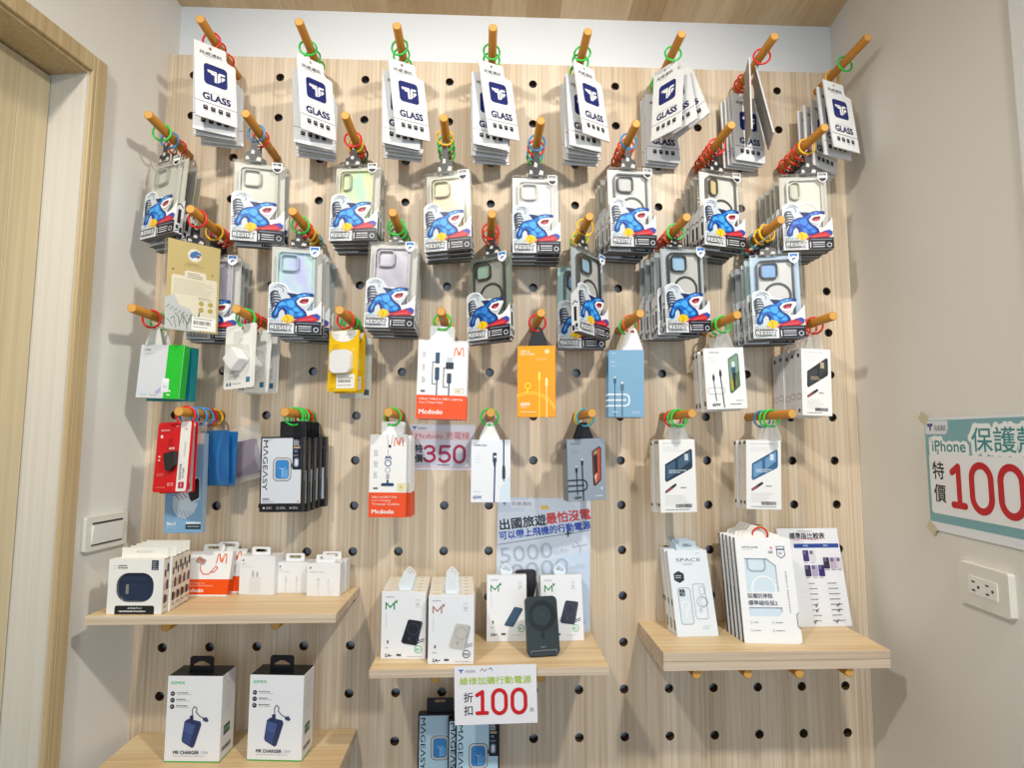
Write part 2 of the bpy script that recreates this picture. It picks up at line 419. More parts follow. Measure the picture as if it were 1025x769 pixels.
def glass_kind():
    w, h, t = .083, .165, .003; k = Kind('glass_protector_card', w, h, t, 'screen protector')
    X = lambda a: a/1000-w/2
    out = [(X(0), 0), (X(62), 0), (X(64), -.002), (X(64), -.021), (X(67), -.026), (X(73), -.028), (X(80), -.029), (X(83), -.032), (X(83), -h), (X(0), -h)]
    MB().prism(out, 0, t, M('#eceeef', .35), holes=[[(X(x), -z/1000) for x, z in circ(32, 8, 3.2, 12)]], side=M('#d7dadc', .4), back=M('#9c948a', .6)).build('card', k.root)
    a = MB(); navy = '#17246c'
    a.art([('rr', 18, 43, 65, 89, 7.5, navy),
           ('p', [(25,56),(44,56),(44,80),(39,80),(39,65),(33,65),(31,61.5),(26,61.5)], '#f4f4f6'), ('p', [(45.6,60),(49,56),(60,56),(60,60.5),(51,60.5),(51,75),(45.6,80)], '#f4f4f6'),
           ('p', [(52.8,64),(60,64),(60,68.5),(57,68.5),(57,71),(52.8,74)], '#f4f4f6'), ('l', [(27,58.8),(43,58.8)], .7, navy)], F0(w))
    a.build('logo_print', k.root)
    a = MB().art([('t', '尚威通訊', 11, 17, 8, '#2f2f34', {'w': 44, 'b': .02}), ('g', 18, 27, 46, 1, 2, 1.2, '#8c8c90'),
                  ('t', 'T E M P E R E D', 19, 104, 3.2, '#a9a9ae', {'w': 44}), ('t', 'GLASS', 15, 109, 14, '#161d58', {'b': .05, 'w': 55}),
                  ('r', 0, 130, 83, 130.9, '#2a2a30')]+[('rr', x, 137, x+9, 147, 1.5, '#26262b') for x in (15, 30, 45, 60)]+
                 [('r', x+2.5, 139.5, x+6.5, 141, '#b8b8bc') for x in (15, 30, 45, 60)]+[('r', x, 149, x+9, 150, '#b5b5b8') for x in (15, 30, 45, 60)], F0(w))
    a.build('lettering', k.root)
    return k.done()

# ---- clear phone case pack with a surfing shark sleeve
def sleeve_ops(w, h, deep, body, hi, label):
    sx = w*1000/357.; b0 = h*1000
    def q(pts): return [((x-28)*sx, b0-(657-y)*.3174) for x, y in pts]
    white = '#f2f5f6'; grey = '#c9d2d9'; nav = '#1d2433'
    def qs(pts): return q([(196+(x-200)*1.13, 522+(y-520)*1.10) for x, y in pts])
    o = [('p', q([(28,657),(29,350),(50,334),(82,326),(112,329),(135,335),(152,350),(168,375),(190,389),(225,388),(262,392),(300,394),(327,401),(333,425),(316,455),(300,478),(280,500),(296,508),(325,500),(352,478),(372,455),(385,436),(385,657)]), white)]
    # breaking wave behind the shark
    o.append(('p', q([(33,640),(33,352),(52,340),(82,332),(110,335),(130,341),(147,356),(163,380),(188,394),(225,393),(262,397),(296,400),(322,406),(328,424),(312,452),(296,474),(280,490),(250,560),(200,580),(120,640)]), grey))
    for i, (x, y, L_) in enumerate(((36,400,52),(36,418,60),(38,436,66),(40,454,66),(44,472,58),(46,490,44))):
        o.append(('p', q([(x,y+16),(x+6,y-6),(x+24,y-20),(x+L_,y-18),(x+L_+10,y-4),(x+L_-8,y-8),(x+30,y-8),(x+16,y+4),(x+10,y+18)]), '#1d2536' if i % 2 == 0 else '#39445a'))
    o.append(('l', q([(60,362),(90,352),(116,360),(128,378),(120,390)]), 1.4, '#5f6b7a'))
    for i in range(3): o.append(('l', q([(70+i*18, 345-i*3), (96+i*18, 338+i*6), (118+i*14, 352+i*6)]), .9, '#7c858e'))
    for i in range(4): o.append(('l', q([(34, 506+i*16), (48+i*3, 500+i*16), (58+i*3, 512+i*15)]), 1.6, '#4d5a6b'))
    o.append(('p', q([(60,540),(78,520),(96,560),(60,575)]), '#8fcbe6'))
    out = [(322,404),(300,399),(262,398),(240,402),(222,408),(196,404),(158,402),(176,420),(184,434),(160,436),(132,444),(108,460),(94,482),(84,508),(72,530),(74,552),(92,560),(112,548),(116,520),(132,500),(146,512),(150,532),(168,545),(214,556),(262,552),(284,536),(276,512),(262,498),(240,484),(224,470),(216,452),(240,430),(286,424),(318,424)]
    o.append(('p', qs(out), deep))
    ins = [(300,405),(258,405),(228,414),(196,432),(160,444),(126,456),(106,484),(96,512),(84,534),(98,546),(106,520),(124,494),(146,490),(160,508),(162,530),(200,546),(252,542),(268,530),(258,510),(232,494),(212,474),(206,450),(236,424),(290,416)]
    o.append(('p', qs(ins), body))
    for P in ([(112,472),(128,458),(152,462),(158,478),(140,476),(122,490)], [(158,458),(182,446),(202,450),(208,474),(196,492),(176,486),(162,474)], [(198,494),(216,484),(236,498),(240,512),(220,514),(204,510)], [(92,520),(102,498),(110,502),(106,522),(94,540)], [(172,510),(190,506),(206,516),(204,534),(186,534)], [(226,522),(248,514),(258,526),(250,536),(232,536)], [(220,416),(262,407),(300,407),(262,414),(232,430)]):
        o.append(('p', qs(P), hi))
    for P in ([(110,496),(130,482),(152,484)], [(158,484),(176,494),(198,500)], [(200,514),(214,520),(238,516)], [(150,500),(166,512),(170,534)]): o.append(('l', qs(P), 1.1, deep))
    o.append(('p', qs([(216,452),(240,428),(290,420),(318,424),(306,446),(292,466),(272,480),(250,478),(232,472)]), '#f2f4f4'))
    o.append(('p', qs([(232,452),(252,436),(284,432),(294,438),(284,458),(264,466),(246,464)]), '#7d1d2b'))
    o.append(('p', qs([(246,460),(262,450),(280,452),(270,464)]), '#d8566a'))
    o.append(('c', *qs([(264,412)])[0], 1.2, '#f4f4f4'))
    o.append(('p', qs([(166,408),(200,404),(222,410),(196,432)]), '#232c58'))
    o.append(('p', qs([(134,566),(142,544),(166,530),(200,540),(206,560),(180,582),(150,590)]), '#efc414'))
    o.append(('l', qs([(160,540),(172,560),(164,584)]), 1.6, '#b98a10'))
    o.append(('p', qs([(192,580),(212,560),(262,546),(312,526),(344,520),(364,534),(360,556),(324,572),(262,588)]), '#c4252f'))
    o.append(('p', qs([(300,532),(340,520),(364,534),(360,552),(346,556),(330,540)]), '#2b4ca6'))
    o.append(('l', qs([(214,574),(268,560),(326,552)]), 1.2, '#e7737a'))
    o.append(('p', q([(204,590),(210,576),(384,576),(384,655),(204,655)]), label))
    for (x0, x1, y, c) in ((222,372,590,'#8d93a5'),(236,318,610,'#eef0f4'),(236,318,624,'#c9ccd6'),(236,318,640,'#eef0f4')): o.append(('l', q([(x0,y),(x1,y)]), 1.5, c))
    o.append(('l', q([(218,608),(218,646)]), 2.0, '#dfe2ea')); o.append(('o', *q([(352,630)])[0], 5.2, 3.6, '#c9ccd6'))
    x, y = q([(44, 578)])[0]; o.append(('t', 'SHARK', x, y, 7, '#2c3038', {'b': .05, 'w': 32})); o.append(('t', 'SHARK', x+.6, y+.6, 5.6, '#fbfcfd', {'b': .01, 'w': 31}))
    x, y = q([(44, 604)])[0]; o.append(('t', 'RESIST', x, y, 10.5, '#20242c', {'b': .06, 'w': 42})); o.append(('t', 'RESIST', x+.8, y+1, 8.6, '#fbfcfd', {'b': .015, 'w': 40.5}))
    o.append(('l', q([(40,648),(190,644)]), 1.2, '#596070'))
    return o
def iridescent(name, c1, c2, c3):
    m = bpy.data.materials.new(name); m.use_nodes = True; nt = m.node_tree; b = nt.nodes['Principled BSDF']; L = nt.links.new
    tc = nt.nodes.new('ShaderNodeTexCoord'); mp = nt.nodes.new('ShaderNodeMapping'); mp.inputs['Scale'].default_value = (14, 3, 11); mp.inputs['Rotation'].default_value = (0, .6, 0)
    n = nt.nodes.new('ShaderNodeTexNoise'); n.inputs['Scale'].default_value = 1.3
    rp = nt.nodes.new('ShaderNodeValToRGB'); rp.color_ramp.elements[0].position = .3; rp.color_ramp.elements[1].position = .7
    rp.color_ramp.elements[0].color = lin(c1); rp.color_ramp.elements[1].color = lin(c3); e = rp.color_ramp.elements.new(.5); e.color = lin(c2)
    L(tc.outputs['Object'], mp.inputs['Vector']); L(mp.outputs['Vector'], n.inputs['Vector']); L(n.outputs['Fac'], rp.inputs['Fac']); L(rp.outputs['Color'], b.inputs['Base Color'])
    b.inputs['Roughness'].default_value = .25
    return m
def case_part(k, frame, back, ring, cam, w, h, t, camstyle='square', plate=None, ringcol=None):
    """the phone case seen through the clear box: open-topped shell, camera cut-out frame, magnet ring"""
    cw, chh = .0755, .150; x0, x1 = -cw/2-.001, cw/2-.001; z1 = -.012; z0 = max(z1-chh, -h+.006)
    o = rrect(x0, z0, x1, z1, .011); i = rrect(x0+.0028, z0+.0028, x1-.0028, z1-.0028, .0085)
    m = MB().prism(o, .004, .0125, M(frame, .35), holes=[i])
    m.prism(rrect(x0+.002, z0+.002, x1-.002, z1-.002, .009), .0105, .0118, back)
    if camstyle == 'square':
        A = rrect(x0+.007, z1-.042, x0+.043, z1-.006, .009); B = rrect(x0+.0098, z1-.0392, x0+.0402, z1-.0088, .0065)
    else:
        A = rrect(x0+.007, z1-.046, x0+.028, z1-.006, .009); B = rrect(x0+.0092, z1-.0438, x0+.0258, z1-.0082, .007)
    m.prism(A, .0032, .0100, M(cam, .35), holes=[B])
    if plate: m.prism(B, .0085, .0102, plate)
    if ring:
        n = 32; cx, cz = (x0+x1)/2+.004, z1-.078
        O = [(cx+.0285*math.cos(2*math.pi*j/n), cz+.0285*math.sin(2*math.pi*j/n)) for j in range(n)]
        I = [(cx+.0232*math.cos(2*math.pi*j/n), cz+.0232*math.sin(2*math.pi*j/n)) for j in range(n)]
        m.prism(O, .0095, .0104, M(ringcol or ring, .4), holes=[I])
    return m.build('phone_case', k.root)
def shark_kind(size, frame, back, cam, ring=None, camstyle='square', sticker='black', cols=('#0c2f7a', '#1474cf', '#46a8ee'), card='#cdccc2', label='#101018', plate=None):
    w, h, t = (.1035, .173, .017) if size == 2 else (.1041, .185, .0175)
    k = Kind('phone_case_pack', w, h, t, 'phone case pack')
    shell = MB().box(-w/2, w/2, 0, t, -h, 0, CLEAR).build('clear_box', k.root, bevel=.0022, seg=2)
    MB().box(-w/2+.0018, w/2-.0018, t-.0022, t-.001, -h+.0015, -.0015, M(card, .6)).build('backing_card', k.root)
    case_part(k, frame, back, ring, cam, w, h, t, camstyle, plate)
    s = MB().art(sleeve_ops(w, h, *cols, label), F0(w), rough=.35)
    # folded sides of the sleeve, white with dark marks
    hs = 68
    for sd in (-1, 1):
        X = sd*(w/2); ops = [('p', [(0, h*1000-(54 if sd > 0 else 92)), (t*1000, h*1000-(76 if sd > 0 else 80)), (t*1000, h*1000-.5), (0, h*1000-.5)] , '#d9dde0'),
                             ('r', 4, h*1000-52, 11, h*1000-22, '#22242c'), ('l', [(2, h*1000-60), (8, h*1000-64), (14, h*1000-58)], 2.4, '#353a46'), ('r', 2, h*1000-17, 8, h*1000-9, '#2a2e3a'), ('r', 10, h*1000-14, 16, h*1000-3, '#20232c'), ('l', [(2, h*1000-4), (8, h*1000-7)], 2, '#3b4150')]
        s.art(ops, (X, 0, 0), (0, 1, 0), (0, 0, -1), (sd, 0, 0), rough=.4)
    s.art([('r', 0.5, 1, w*1000-.5, t*1000-1, '#55565a'), ('r', .5, 5, w*1000-.5, 6.5, '#8a8b8e')], (-w/2, 0, -h), (1, 0, 0), (0, 1, 0), (0, 0, -1))  # bottom face: underside shade painted in as dark grey
    s.build('printed_sleeve', k.root)
    xs = w*1000-26
    sh = [(xs, 1), (xs+20, 1), (xs+20, 15), (xs+17, 20), (xs+10, 24), (xs+3, 20), (xs, 15)]
    if sticker == 'black':
        ops = [('p', sh, '#f3f3f2'), ('p', [(xs+2,2.5),(xs+18,2.5),(xs+18,8),(xs+2,8)], '#222226'), ('g', xs+4, 4, xs+17, 2, 2, 1, '#e8e8e8'), ('p', [(xs+2,13.5),(xs+18,13.5),(xs+16,18.5),(xs+10,22),(xs+4,18.5)], '#2c2c31')]
    else:
        ops = [('p', sh, '#f4f5f6'), ('p', [(xs+2,2.5),(xs+18,2.5),(xs+18,10),(xs+10,7.5),(xs+2,10)], '#3d79c2'), ('p', [(xs+6,17),(xs+8,12),(xs+13,11),(xs+15,15),(xs+11,14.5),(xs+9,18)], '#2459a0')]
    MB().art(ops, (-w/2, -.0011, 0)).build('shield_sticker', shell)
    tab(k, .038, .026, '#2b2b2f', '#cfcdc6', 'camo')
    return k.done()
def tab(k, wb, wt, col, col2=None, style='tri', h=.046, th=.0006, part='hang_tab'):
    """hang tab rising from the back edge of the package; nominal height h, stretched when placed"""
    m = MB(); y0 = k.t*.5-th/2
    if style == 'hdr': out = rrect(-wb/2, -.001, wb/2, h, .003)
    elif style == 'tri': out = [(-wb/2, -.001), (wb/2, -.001), (wb/2, .004), (wt/2, h-.004), (wt/2-.004, h), (-wt/2+.004, h), (-wt/2, h-.004), (-wb/2, .004)]
    else: out = [(-wb/2, -.001), (wb/2, -.001), (wb/2-.003, .016), (wb/2-.012, .020), (wt/2-.006, h-.006), (wt/2-.012, h), (-wt/2+.012, h), (-wt/2+.006, h-.006), (-wb/2+.012, .020), (-wb/2+.003, .016)]
    holes = [[(x, z) for x, z in circ(0, h-.0075, .0042, 12)]] if style != 'hdr' else [rrect(-.011, h-.010, .011, h-.004, .0029, 3)]
    m.prism(out, y0, y0+th, FILM if col == 'film' else M(col, .4), holes=holes)
    if style == 'camo':
        m.art([('p', [(-16,-3),(-8,-4),(-10,-9),(-15,-10)], col2), ('p', [(4,-3),(14,-2),(15,-8),(8,-10)], col2), ('p', [(-6,-15),(1,-14),(2,-20),(-4,-22)], col2)], (0, y0, 0))
    if style == 'tri' and col == 'film':
        pass
    o = m.build(part, k.root); o['nominal'] = h
    return o

def golden_kind():
    w, h, t = .1041, .185, .0175; k = Kind('phone_case_pack', w, h, t, 'phone case pack')
    MB().box(-w/2, w/2, 0, t, -h, 0, CLEAR).build('clear_box', k.root, bevel=.0022)
    m = MB().box(-w/2+.0016, w/2-.0016, .0012, .0024, -h+.0016, -.0016, M('#c9b473', .45))
    m.art([('c', 52, 27, 13.5, '#e9e4cf'), ('p', [(42,30),(45,22),(54,17),(63,20),(66,26),(58,24),(54,28),(60,32),(50,36)], '#2e6fb5'), ('p', [(54,28),(58,25),(64,27),(60,31)], '#7d2433'), ('p', [(48,33),(56,31),(58,35),(50,37)], '#f1f1ee'),
           ('g', 38, 45, 66, 1, 2, 1.6, '#7c6a30'), ('t', 'MILITARY STANDARD', 32, 49, 2.6, '#8a7532', {'w': 38}),
           ('c', 12, 62, 1.6, '#3a3218'), ('c', 88, 62, 1.6, '#3a3218'),
           ('p', rrect(10, 72, 98, 170, 5), '#e7e0c6'), ('p', rrect(34, 60, 76, 80, 5), '#e7e0c6'), ('g', 40, 65, 72, 3, 4, 1.4, '#5a5038'),
           ('g', 15, 80, 94, 10, 3.1, .9, '#b7ae92'), ('g', 62, 112, 94, 2, 3, 1, '#6c6248'),
           ('c', 68, 124, 5, '#b9a64a'), ('c', 86, 124, 5, '#b9a64a'), ('c', 68, 137, 5, '#b9a64a'), ('c', 86, 137, 5, '#b9a64a'),
           ('p', [(0,120),(16,112),(26,132),(46,138),(60,158),(66,183),(1,183)], '#c8ccc8')]+
          [('l', [(3+i*8, 180-rnd.uniform(0, 30)), (9+i*8, 172-rnd.uniform(0, 34)), (14+i*7, 180-rnd.uniform(0, 16))], 1.4, rnd.choice(('#51544f', '#7c807b', '#33362f'))) for i in range(8)]+
          [('l', [(2+i*7, 140+i*3), (8+i*7, 134+i*3)], 1.6, '#8e938e') for i in range(7)]+
          [('r', 50, 152, 98, 180, '#f2f1ec'), ('bar', 54, 160, 88, 168, '#2b2b2b'), ('g', 54, 155, 94, 1, 2, 1.4, '#4a4a4a'), ('g', 54, 172, 92, 1, 2, 1.4, '#5a5a5a')], (-w/2, .0012, 0), base=.0001, step=.00003)
    m.build('printed_back_card', k.root)
    case_part(k, '#c8c6bc', M('#d8d5c8', .4), None, '#c8c6bc', w, h, t)
    tab(k, .038, .026, '#2b2b2f', '#cfcdc6', 'camo')
    return k.done()

# ---- carton boxes
def carton(name, w, h, t, cat, front, ops, side=None, top=None, sideops=None, leftops=None, bevel=.0007, rough=.35, tabargs=None, extra=None, bottom=None, part='carton'):
    k = Kind(name, w, h, t, cat)
    F = M(front, rough); S = M(side or front, rough)
    MB().box(-w/2, w/2, 0, t, -h, 0, S, front=F, top=M(top, rough) if top else S, bottom=M(bottom, rough) if bottom else None).build(part, k.root, bevel=bevel)
    a = MB().art(ops, F0(w), rough=rough)
    if sideops: a.art(sideops, (w/2, 0, 0), (0, 1, 0), (0, 0, -1), (1, 0, 0), rough=rough)
    if leftops: a.art(leftops, (-w/2, t, 0), (0, -1, 0), (0, 0, -1), (-1, 0, 0), rough=rough)
    a.build('printed_design', k.root)
    if tabargs: tab(k, *tabargs[0], **tabargs[1])
    if extra: extra(k)
    return k.done()
def mlogo(x, y, s, c, w=1.8):
    q = lambda P: [(x+a*s, y+b*s) for a, b in P]
    return [('s', q([(0,1),(.03,.6),(.08,.28),(.15,.08),(.22,.10),(.28,.30),(.36,.66),(.44,.88),(.52,.84),(.54,.66),(.46,.52)]), w, c), ('s', q([(.60,.90),(.64,.55),(.70,.26),(.80,.08),(.90,.10),(.97,.34),(1,1)]), w, c)]
def plug(x, y, s, col, cable_to, tip='#c9ccd0', cw=None):
    """a cable connector pointing up at x,y with its lead running down"""
    return [('r', x-s*.22, y-s*.5, x+s*.22, y, tip), ('rr', x-s*.36, y, x+s*.36, y+s*1.4, s*.12, col), ('p', [(x-s*.24,y+s*1.4),(x+s*.24,y+s*1.4),(x+s*.13,y+s*2),(x-s*.13,y+s*2)], col), ('l', [(x, y+s*2), cable_to], cw or s*.26, col)]
def watch(x, y, w, h):
    o = [('rr', x-1.2, y-1.2, x+w+1.2, y+h+1.2, w*.28, '#43474e'), ('rr', x, y, x+w, y+h, w*.26, '#c9ccd0'), ('rr', x+3.6, y+3.6, x+w-3.6, y+h-3.6, w*.19, '#6a7078'), ('rr', x+4.4, y+4.4, x+w-4.4, y+h-4.4, w*.17, '#3a86ca'),
         ('r', x+w/2, y+h/2, x+w-6, y+h-6, '#62a6dc'), ('l', [(x+w/2, y+h/2), (x+w/2, y+h-6)], .6, '#dcebf6'), ('l', [(x+w/2, y+h/2), (x+w*.34, y+h*.42)], .6, '#f6fafc'), ('l', [(x+w/2, y+h/2), (x+w*.70, y+h*.42)], .6, '#f6fafc'), ('r', x+w+.6, y+h*.24, x+w+3, y+h*.42, '#2c2f35')]
    return o
def kinds():
    K = {}
    white = M('#efefec', .4); grey = M('#cfcdc7', .4)
    milky = M('#e3e2da', .35); smoke = M('#a8aaa2', .35)
    K['glass'] = glass_kind()
    cl = dict(cam='#c3c3bb')
    K['s_clear'] = shark_kind(2, '#c6c5ba', M('#d0d0c4', .3), '#a9a99e')
    K['s_yellow'] = shark_kind(2, '#d6d6bc', iridescent('yellow_irid', '#d8e05a', '#e6eaa8', '#b7e6c4'), '#a9a9a0', camstyle='tall')
    K['s_olive'] = shark_kind(2, '#c9c9b4', iridescent('olive_irid', '#bdbf9b', '#d8cfae', '#e0c79a'), '#b3b39d')
    K['s_white'] = shark_kind(2, '#e2e1dc', M('#ebebe6', .3), '#cfcfca', sticker='black', card='#ecebe6')
    K['s_grey'] = shark_kind(2, '#77797c', milky, '#45474b', ring='#5d5f63', card='#efeee8', plate=M('#cfd3cf', .2))
    K['s_gold'] = shark_kind(2, '#6a6863', milky, '#3a3935', ring='#3f4042', camstyle='tall', plate=M('#dcc78e', .2), card='#eeede6')
    K['s_ring'] = shark_kind(2, '#d4d3cb', M('#dddcd2', .3), '#b5b5aa', ring='#efeeea', camstyle='tall', cols=('#0d2674', '#1d55be', '#3c82de'), plate=M('#c9c9b6', .3))
    K['s_back'] = shark_kind(2, '#5f6062', M('#a2a39b', .4), '#55575a', ring='#5a5b5d', card='#a9a89e')
    K['s_lime'] = shark_kind(2, '#c9d94a', M('#cfe04a', .35), '#a9b93a', camstyle='tall', cols=('#0c2f7a', '#1474cf', '#46a8ee'))
    K['L_gold'] = golden_kind()
    b = dict(size=4, sticker='blue', label='#10111f')
    K['L_irid'] = shark_kind(frame='#c6d4da', back=iridescent('blue_irid', '#b9d3e6', '#c4e6dd', '#c3c4ec'), cam='#a9bfca', camstyle='square', **b)
    K['L_lav'] = shark_kind(frame='#bcb9c0', back=iridescent('lavender_irid', '#b4aec0', '#c5bfcb', '#aaa9b8'), cam='#a29fa8', **b)
    K['L_black'] = shark_kind(frame='#24292a', back=M('#9a9c92', .3), cam='#121617', ring='#191d1e', plate=M('#8fae9a', .3), cols=('#0a2a66', '#165cae', '#3080d0'), card='#7d8a7b', **b)
    K['L_dark'] = shark_kind(frame='#2c3033', back=M('#c9c9c4', .3), cam='#1b1e21', ring='#2b2e31', plate=M('#9fc3dc', .2), card='#b9c2c4', **b)
    K['L_blue'] = shark_kind(frame='#4c5666', back=M('#d3d4d2', .3), cam='#1f2731', ring='#363d47', plate=M('#8fb4df', .2), card='#bcd3e6', **b)
    K['L_aqua'] = shark_kind(frame='#5a6468', back=M('#b9d3d2', .3), cam='#31373a', ring='#3b4144', plate=M('#8fb4df', .2), card='#a9cfd2', **b)
    TRI = ((.042, .020, 'film', None, 'tri'), {'h': .046})
    TRW = ((.042, .016, '#f0efec', None, 'tri'), {'h': .046})
    TRK = ((.042, .018, '#25262a', None, 'tri'), {'h': .046})
    # green / white cable carton on the first peg of the fourth row
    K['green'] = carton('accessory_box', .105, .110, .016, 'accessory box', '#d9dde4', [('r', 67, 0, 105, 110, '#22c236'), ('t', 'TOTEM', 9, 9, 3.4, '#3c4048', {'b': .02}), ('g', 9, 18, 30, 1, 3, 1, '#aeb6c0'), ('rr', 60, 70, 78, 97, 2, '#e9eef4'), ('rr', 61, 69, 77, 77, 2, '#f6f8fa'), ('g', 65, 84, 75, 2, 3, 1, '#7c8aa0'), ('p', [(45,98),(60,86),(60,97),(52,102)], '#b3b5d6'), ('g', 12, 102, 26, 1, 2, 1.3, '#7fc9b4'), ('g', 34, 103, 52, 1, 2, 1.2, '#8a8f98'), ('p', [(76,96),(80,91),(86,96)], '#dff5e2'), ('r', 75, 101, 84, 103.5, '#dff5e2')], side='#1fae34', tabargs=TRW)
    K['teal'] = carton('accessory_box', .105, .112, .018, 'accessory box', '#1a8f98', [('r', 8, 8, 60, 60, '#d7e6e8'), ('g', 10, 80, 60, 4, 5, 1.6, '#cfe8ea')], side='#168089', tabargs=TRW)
    # white charger blister cards
    def wart(k):
        m = MB(); V = [(.000,-.001,-.027),(.025,-.001,-.004),(.002,-.001,.023),(-.023,-.001,.000)]; V = [(x+.002, y, z-.072) for x, y, z in V]
        V2 = [(x-.004, -.022, z) for x, y, z in V]
        m.add(V+V2, [(4,5,6,7),(0,1,5,4),(1,2,6,5),(2,3,7,6),(3,0,4,7),(0,1,2,3)], M('#f3f4f6', .3)); m.build('wall_charger', k.root, bevel=.003, seg=3)
        m = MB(); o = [(-.026, -.1), (.026, -.1), (.029, -.072), (.024, -.045), (-.026, -.045), (-.03, -.072)]
        m.prism(o, -.0235, -.0005, CLEAR).build('blister', k.root, bevel=.003)
    k = Kind('charger_card', .081, .132, .0022, 'charger'); w, h = .081, .132
    MB().prism(rrect(-w/2, -h, w/2, 0, .005), 0, .0012, M('#e9e9e4', .4), holes=[[(x, z) for x, z in circ(.004, -.008, .0035, 12)]]).build('card', k.root)
    MB().art([('g', 22, 14, 50, 6, 4, 1.2, '#8c8f94'), ('l', [(52,12),(36,40)], .8, '#6a6d72'), ('t', '20W', 14, 96, 5, '#3a5a8a', {'b': .02}), ('g', 14, 104, 44, 3, 3.2, 1.2, '#74808c'), ('rr', 60, 110, 70, 121, 1, '#3c7896'), ('rr', 8, 119, 13, 126, 1, '#55707e'), ('rr', 16, 119, 21, 126, 1, '#55707e'), ('g', 25, 121, 54, 1, 3, 2, '#8a9298')]+[('c', 76, 14+i*6, .8, '#9a9a96') for i in range(18)], F0(w)).build('printed_design', k.root)
    wart(k); K['gan'] = k.done()
    # yellow earbud case card
    k = Kind('earbud_case_card', .072, .127, .004, 'earbud case'); w, h = .072, .127
    MB().prism(rrect(-w/2, -h, w/2, 0, .003), 0, .003, M('#e9bd12', .4), holes=[[(x, z) for x, z in circ(0, -.008, .0035, 12)]]).build('card', k.root)
    MB().art([('p', [(4,1),(68,1),(66,10),(58,19),(46,24),(28,24),(14,19),(6,10)], '#eeeeec'), ('g', 10, 8, 26, 3, 4, 1.4, '#9a9a98'), ('t', 'AirPods', 40, 8, 3, '#77777a'), ('g', 10, 30, 30, 3, 4, 1.3, '#b38a0a'), ('c', 60, 40, 3.2, '#f2d14c'), ('g', 8, 88, 22, 6, 4, 1.3, '#b38a0a'), ('r', 22, 92, 66, 121, '#efeee9'), ('bar', 26, 103, 56, 109, '#2b2b2b'), ('g', 26, 96, 62, 2, 3, 1.4, '#4e4e4e'), ('g', 26, 114, 62, 1, 3, 1.4, '#6e6e6e'), ('g', 5, 122, 22, 1, 2, 1, '#8c6c08')], F0(w)).build('printed_design', k.root)
    MB().prism(rrect(-.026, -.090, .024, -.042, .013, 6), -.010, -.0004, M('#eef0f2', .3)).build('earbud_case', k.root, bevel=.004, seg=3)
    MB().prism(rrect(-.0285, -.0925, .0265, -.0395, .014, 6), -.0125, -.0003, CLEAR).build('blister', k.root, bevel=.004)
    K['yellow'] = k.done()
    k = Kind('charger_card', .072, .127, .003, 'charger'); MB().prism(rrect(-.036, -.130, .036, 0, .004), 0, .002, M('#d9ddd6', .4)).build('card', k.root)
    MB().art([('g', 50, 20, 68, 20, 5, 1.4, '#8e9690'), ('rr', 56, 112, 68, 124, 1, '#4b5a60')], (-.036, 0, 0)).build('printed_design', k.root); tab(k, .03, .02, '#e9e9e4', None, 'hdr', h=.03); K['whitecard'] = k.done()
    # orange and white cable cartons
    OR = '#f0540c'
    K['mcd'] = carton('cable_box', .1025, .164, .018, 'cable box', '#f3f3f1',
        [('r', 0, 115, 102.5, 164, OR), *mlogo(75, 13, 19, '#e8692e', 2.2), *[('g', 10, y, 17, 5, 2.6, 1.3, '#8e8e90') for y in (25, 52, 78)],
         ('rr', 36, 26, 45, 49, 1.5, '#3f5874'), ('rr', 36, 57, 45, 84, 2, '#34506e'), ('l', [(36,46),(31,46),(31,92),(38,92)], 1.6, '#2f4358'), ('l', [(40.5,84),(40.5,114.5)], 2.6, '#3d5268'),
         ('r', 60, 36, 72, 46, '#c9cdd2'), ('rr', 58, 46, 74, 60, 1.5, '#2f3640'), ('rr', 61, 69, 70, 90, 2, '#3a4450'), ('l', [(58,58),(54,58),(54,98),(63,98)], 1.6, '#2f3842'), ('l', [(65.5,90),(65.5,114.5)], 2.6, '#39434e'),
         ('ro', 78, 100, 97, 110, 2, .9, '#cdbd6a'), ('g', 81, 104, 94, 1, 2, 2.2, '#b9ab62'), ('r', 8, 105, 17, 109, '#55565c'),
         ('t', 'USB-A / USB-A to USB-C, Lightning', 6, 121, 5, '#fff3ec', {'w': 88, 'b': .012}), ('t', '4-in-1 Travel Cable', 6, 128, 4.4, '#ffe6d8', {'w': 48, 'b': .01}), ('t', 'Mcdodo', 6, 145, 9, '#fff6f0', {'b': .03, 'w': 48})],
        side='#efefec', tabargs=((.050, .05, '#f0f0ee', None, 'hdr'), {'h': .03}))
